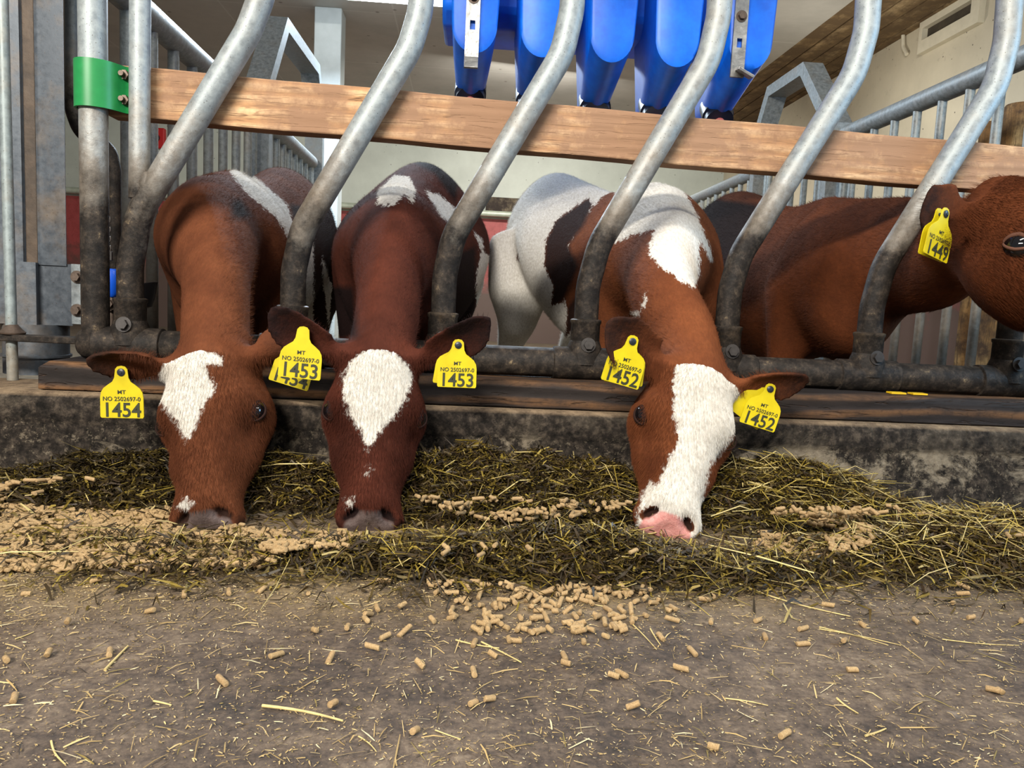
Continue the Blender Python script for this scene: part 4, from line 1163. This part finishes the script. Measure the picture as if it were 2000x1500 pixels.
def ribbons(n, x, y, z, ln, wd, yaw, pit, curl, cols, fa):
    """n flat bent blades, three cross lines each"""
    dx = np.stack([np.cos(yaw)*np.cos(pit), np.sin(yaw)*np.cos(pit), np.sin(pit)], 1)
    roll = rng.normal(0, .6, n)
    sx = np.stack([-np.sin(yaw), np.cos(yaw), np.zeros(n)], 1); upv = np.cross(dx, sx)
    side = sx*np.cos(roll)[:, None]+upv*np.sin(roll)[:, None]
    c = np.stack([x, y, z], 1)
    V = np.zeros((n, 6, 3))
    bendv = np.stack([np.zeros(n), np.zeros(n), curl], 1)
    for k, (tt, b_, w) in enumerate(((-.5, 0, .7), (0, 1, 1.0), (.5, 0, .45))):
        p = c+dx*(ln*tt)[:, None]+bendv*b_
        V[:, 2*k] = p-side*(wd*w/2)[:, None]; V[:, 2*k+1] = p+side*(wd*w/2)[:, None]
    V[:, :, 2] = np.maximum(V[:, :, 2], .0008+rng.random((n, 6))*.001)
    base = (np.arange(n)*6)[:, None]
    Fc = np.concatenate([base+np.array([0, 1, 3, 2]), base+np.array([2, 3, 5, 4])])
    fa.add(V.reshape(-1, 3), Fc, np.repeat(cols, 6, 0))

PAL = np.array([srgb(*c)[:3] for c in ((36, 26, 14), (52, 39, 20), (74, 58, 24), (100, 82, 28), (130, 109, 36), (158, 136, 60), (188, 168, 110), (60, 43, 27))])
def pick(n, pr): return PAL[rng.choice(len(PAL), n, p=np.array(pr)/np.sum(pr))]*rng.uniform(.75, 1.2, (n, 1))

fa = FA()
gx = np.linspace(-1.25, 1.55, 200); gy = np.linspace(.86, 1.40, 60)
XX, YY = np.meshgrid(gx, gy); ZZ = height(XX, YY)+.004*rng.standard_normal(XX.shape)*(height(XX, YY) > .01)
ZZ = np.where(height(XX, YY) < .007, -.004, ZZ*.92)
V = np.stack([XX, YY, ZZ], -1).reshape(-1, 3); ii = np.arange(len(V)).reshape(XX.shape)
Fg = np.stack([ii[:-1, :-1], ii[:-1, 1:], ii[1:, 1:], ii[1:, :-1]], -1).reshape(-1, 4)
zq = V[Fg][:, :, 2].max(1); Fg = Fg[zq > .004]
fa.add(V, Fg, np.array(srgb(58, 46, 24)[:3])*np.ones(3))
def sample(n, wfun, x0=-1.2, x1=1.5, y0=.84, y1=1.365):
    X = rng.uniform(x0, x1, n*14); Y = rng.uniform(y0, y1, n*14); w = wfun(X, Y); w = w/w.sum()
    i = rng.choice(len(X), n, p=w); return X[i], Y[i]
hw_ = lambda X, Y: np.clip(height(X, Y)/.022, 0, 1.1)+.05*np.exp(-((Y-1.05)/.12)**2)
N1 = 60000
x, y = sample(N1, hw_)
dark_left = np.exp(-((x+.62)/.2)**2-((y-1.33)/.09)**2)
ln = rng.gamma(4.0, .0055, N1)+.006; wd = rng.uniform(.0010, .0042, N1)
cols = pick(N1, (3.4, 3.4, 3.0, 2.4, 1.6, .8, .3, 2.0))*(1-.55*dark_left)[:, None]
right_dry = smoothstep(.55, .95, x)[:, None]
cols = cols*(1-.35*right_dry)+np.array(srgb(92, 72, 44)[:3])*.35*right_dry
ribbons(N1, x, y, height(x, y)+rng.uniform(.0, .012, N1), ln, wd, rng.uniform(0, 2*PI, N1), rng.normal(0, .30, N1), rng.normal(0, .004, N1), cols, fa)
N2 = 2000
x, y = sample(N2, lambda X, Y: np.clip(height(X, Y)/.03, 0, 1)*(.35+2.2*smoothstep(.15, .55, X))+.10*np.exp(-((Y-1.0)/.10)**2))
ln = rng.uniform(.05, .16, N2)*rng.uniform(.6, 1.1, N2); wd = rng.uniform(.0009, .0021, N2)
ribbons(N2, x, y, height(x, y)+rng.uniform(.004, .016, N2), ln, wd, rng.uniform(0, 2*PI, N2), rng.normal(0, .16, N2), rng.normal(0, .008, N2), pick(N2, (0, 0, .3, .6, 1.5, 3, 6, 0))*1.25, fa)
sil = fa.build('silage', M_silage, (0.1, 1.15, 0))
tag(sil, 'olive brown chopped silage heaped along the foot of the kerb', 'silage', kind='stuff')

# pale chaff and feed dust over the floor
fa = FA()
n = 60000
pxs = rng.uniform(-60, 2060, n); pys = 1060+440*rng.random(n)**2.1
P = np.array([fl(a, b_) for a, b_ in zip(pxs, pys)])
keep = (height(P[:, 0], P[:, 1]) < .004) & (rng.random(n) < np.clip(.30+.7*np.exp(-((pys-1130)/75)**2)*np.where(pxs < 1350, 1, .6), 0, 1)); P = P[keep]; n = len(P)
ln = rng.gamma(1.6, .0013, n)+.0007; wd = np.minimum(ln*.7, rng.uniform(.0004, .0014, n))
CP = np.array([srgb(*c)[:3] for c in ((182, 156, 106), (160, 134, 86), (136, 112, 68), (196, 178, 138), (58, 46, 34), (112, 96, 48))])
cols = CP[rng.choice(6, n, p=(.28, .26, .18, .1, .1, .08))]*rng.uniform(.8, 1.1, (n, 1))
ribbons(n, P[:, 0], P[:, 1], height(P[:, 0], P[:, 1])+.0014, ln, wd, rng.uniform(0, 2*PI, n), rng.normal(0, .1, n), np.zeros(n), cols, fa)
n = 1500
pxs = rng.uniform(-60, 2060, n); pys = 1085+415*rng.random(n)**2.4
P = np.array([fl(a, b_) for a, b_ in zip(pxs, pys)]); P = P[height(P[:, 0], P[:, 1]) < .004]; n = len(P)
cols = CP[rng.choice(6, n, p=(.26, .24, .16, .14, .12, .08))]*rng.uniform(.8, 1.15, (n, 1))
ribbons(n, P[:, 0], P[:, 1], np.full(n, .0016), rng.gamma(2.2, .006, n)+.004, rng.uniform(.0005, .0015, n), rng.uniform(0, 2*PI, n), rng.normal(0, .03, n), rng.normal(.0008, .0008, n), cols, fa)
t = NT('chaff'); t.base(t.attr('tint')); t.rough(.8); M_chaff = t.m
ch_ = fa.build('chaff', M_chaff, (0.1, .8, 0)); tag(ch_, 'pale chaff and feed dust scattered over the concrete', 'chaff', kind='stuff')

# ------------------------------------------------------------------ feed pellets
t = NT('feed_pellet'); f = t.noise(700, 5, .7); g = t.noise(5, 2, .5, t.coord((1, 1, 1), 'World'))
oi = t.n('ShaderNodeObjectInfo')
c = t.ramp(f, (.3, srgb(128, 102, 66)), (.55, srgb(168, 140, 98)), (.8, srgb(192, 166, 124)))
c = t.mix(t.math('MULTIPLY', oi.outputs['Random'], .35), c, srgb(122, 94, 62)); t.base(c); t.rough(.8); t.bump(f, .4, .001); M_pel = t.m
def pellet_mesh(L_, r=.0029, seg=12, seed=0):
    rr = random.Random(seed); R = []
    for q, k in ((-.5, .70), (-.485, .93), (-.44, 1.0), (-.2, 1.01), (.1, .985), (.42, 1.0), (.48, .94), (.5, .72)):
        off = (rr.uniform(-.0002, .0002), rr.uniform(-.0002, .0002))
        R.append([(q*L_+(.0006*math.sin(2*PI*j/seg+seed) if abs(q) > .4 else 0), r*k*math.cos(2*PI*j/seg)+off[0], r*k*math.sin(2*PI*j/seg)+off[1]) for j in range(seg)])
    return MB().rings(R)
PMB = [pellet_mesh(l_, seed=i) for i, l_ in enumerate((.008, .010, .0115, .013, .0145, .016, .018))]
def in_poly(poly, n):
    poly = np.array(poly, float); lo, hi = poly.min(0), poly.max(0); out = []
    while len(out) < n:
        p = lo+(hi-lo)*rng.random((n*3, 2)); out += list(p[poly_sd(p, poly) > 0])
    return out[:n]
spots = []
for poly, n in (([(-40, 965), (160, 950), (330, 985), (470, 1030), (560, 1065), (500, 1112), (250, 1118), (-40, 1122)], 1500),
                ([(470, 1040), (720, 1040), (680, 1085), (500, 1105)], 260), ([(800, 985), (1230, 1000), (1240, 1048), (880, 1050)], 300),
                ([(860, 1085), (1240, 1100), (1300, 1190), (1200, 1250), (900, 1235), (830, 1150)], 150), ([(1470, 1015), (1690, 1010), (1712, 1075), (1560, 1112), (1500, 1080)], 330),
                ([(1690, 960), (1840, 985), (1820, 1030), (1700, 1020)], 60), ([(1950, 1020), (2040, 1020), (2040, 1080), (1950, 1070)], 30),
                ([(100, 1090), (1300, 1100), (1350, 1250), (700, 1300), (100, 1240)], 40), ([(1350, 1150), (2000, 1150), (2000, 1260), (1350, 1260)], 10), ([(20, 1240), (1980, 1260), (1980, 1490), (20, 1490)], 3)):
    spots += [tuple(p) for p in in_poly(poly, n)]
FORE = [(820, 1304), (962, 1285), (1105, 1303), (1198, 1327), (1214, 1322), (810, 1437), (924, 1379), (956, 1374), (650, 1387), (1236, 1388), (1393, 1465), (1532, 1440), (1938, 1354), (1952, 1356),
        (28, 1370), (12, 1294), (540, 1285), (1480, 1216), (1494, 1248), (1568, 1232), (1352, 1277), (1290, 1248), (1376, 1176), (1684, 1224), (1664, 1313), (925, 1318), (940, 1237), (994, 1254), (1008, 1256), (1136, 1225), (1140, 1258), (434, 1335), (214, 1280), (52, 1164), (1568, 1262), (1330, 1310)]
cand = []
for i, (a, b_) in enumerate(spots+FORE):
    X, Y = fl(a, b_)
    for _ in range(3):
        zz = float(height(np.array(X), np.array(Y)))
        if zz > .004: X, Y = fl(a, b_, min(zz, .08))
    if Y > 1.34 or any((X-hx)**2+(Y-hy-.02)**2 < .0016 for hx, hy in HOL): continue
    p = np.array([X, Y, zz+.0029*(1+(1.2*rnd.random() if i < 2700 else 0))+(.011 if zz > .010 else 0)])
    cand.append((float(np.linalg.norm(p-CC)) if 0 < a < 2000 else 9, p, rnd.randrange(7), rnd.uniform(0, 2*PI), rnd.gauss(0, .22) if i < 2700 else 0))
cand.sort(key=lambda q: q[0])
pel0 = {}
PLAB = 'tan pressed feed pellet lying loose on the concrete in front of the calves'
for i, (dd, p, k, yw, pt_) in enumerate(cand[:300]):
    if k not in pel0:
        o = obj('feed_pellet', PMB[k], M_pel, smooth=50); pel0[k] = o
        tag(o, PLAB, 'feed pellet', 'loose feed pellets')
    else:
        o = pel0[k].copy(); COL.objects.link(o)
    o.location = tuple(map(float, p)); o.rotation_euler = (rnd.uniform(0, 6), pt_, yw)
mb = MB(); allv, allf, cnt = [], [], 0
PV = [np.array(m_.v) for m_ in PMB]; PF = [m_.f for m_ in PMB]
for dd, p, k, yw, pt_ in cand[300:]:
    R_ = np.array((Matrix.Rotation(yw, 3, 'Z') @ Matrix.Rotation(pt_, 3, 'Y') @ Matrix.Rotation(yw*7, 3, 'X')))
    allv.append(PV[k]@R_.T+p); allf += [tuple(cnt+j for j in f_) for f_ in PF[k]]; cnt += len(PV[k])
mb.v = [tuple(q) for q in np.concatenate(allv)]; mb.f = allf
tag(obj('pellet_spread', mb, M_pel, at=(-.3, 1.05, 0), smooth=50), 'spread of tan feed pellets among the silage under the calves', 'feed pellets', kind='stuff')

# ------------------------------------------------------------------ single straws on the bare concrete
STR = [((512, 1382), (670, 1412), .0030), ((890, 1252), (975, 1268), .0018), ((940, 1256), (1018, 1296), .0020), ((1416, 1366), (1500, 1380), .0014), ((1634, 1366), (1676, 1396), .0020), ((1690, 1440), (1730, 1426), .0022),
       ((850, 1428), (900, 1446), .0013), ((1230, 1216), (1282, 1270), .0016), ((1600, 1226), (1735, 1262), .0014), ((205, 1312), (250, 1265), .0030), ((100, 1450), (128, 1496), .0018), ((700, 1440), (735, 1470), .0013),
       ((1440, 1150), (1660, 1206), .0022), ((1600, 1230), (1760, 1262), .0014), ((1840, 1250), (1990, 1262), .0013),
       ((30, 1250), (66, 1236), .0016), ((300, 1372), (335, 1380), .0020), ((1270, 1230), (1290, 1262), .0018)]
STL = 'thin dry straw lying alone on the bare concrete floor'
M_straw = plain('dry_straw', srgb(186, 164, 108), .65, 0, .3, 60)
for (a, b_, w) in STR:
    A_, B_ = np.array(fl(*a)), np.array(fl(*b_)); nn = 6; pts = []
    pr = np.array([-(B_-A_)[1], (B_-A_)[0]]); bow = rnd.uniform(-.06, .06)
    for i in range(nn+1):
        q = i/nn; c = A_+(B_-A_)*q+pr*bow*math.sin(PI*q); pts.append((c[0], c[1], w*.5+.0003+float(height(np.array(c[0]), np.array(c[1])))))
    b = MB(); b.tube(pts, [w*.5*(1-.35*i/nn) for i in range(nn+1)], 7)
    tag(obj('straw', b, M_straw, at=pts[0], smooth=60), STL, 'straw', 'loose straws on the concrete')

# yellow strap end under the rail
b = MB(); q0, q1 = PY(1736, 768, 1.455), PY(1806, 771, 1.455)
for xa_, xb_ in ((q0[0], q0[0]+.030), (q0[0]+.044, q1[0])):
    b.box(((xa_+xb_)/2, 1.455, .2165), (xb_-xa_, .02, .003))
tag(obj('yellow_strap', b, plain('yellow_webbing', srgb(226, 180, 20), .6), at=(q0[0], 1.455, .215)), 'scrap of yellow strap lying on the sill under the rail', 'strap')
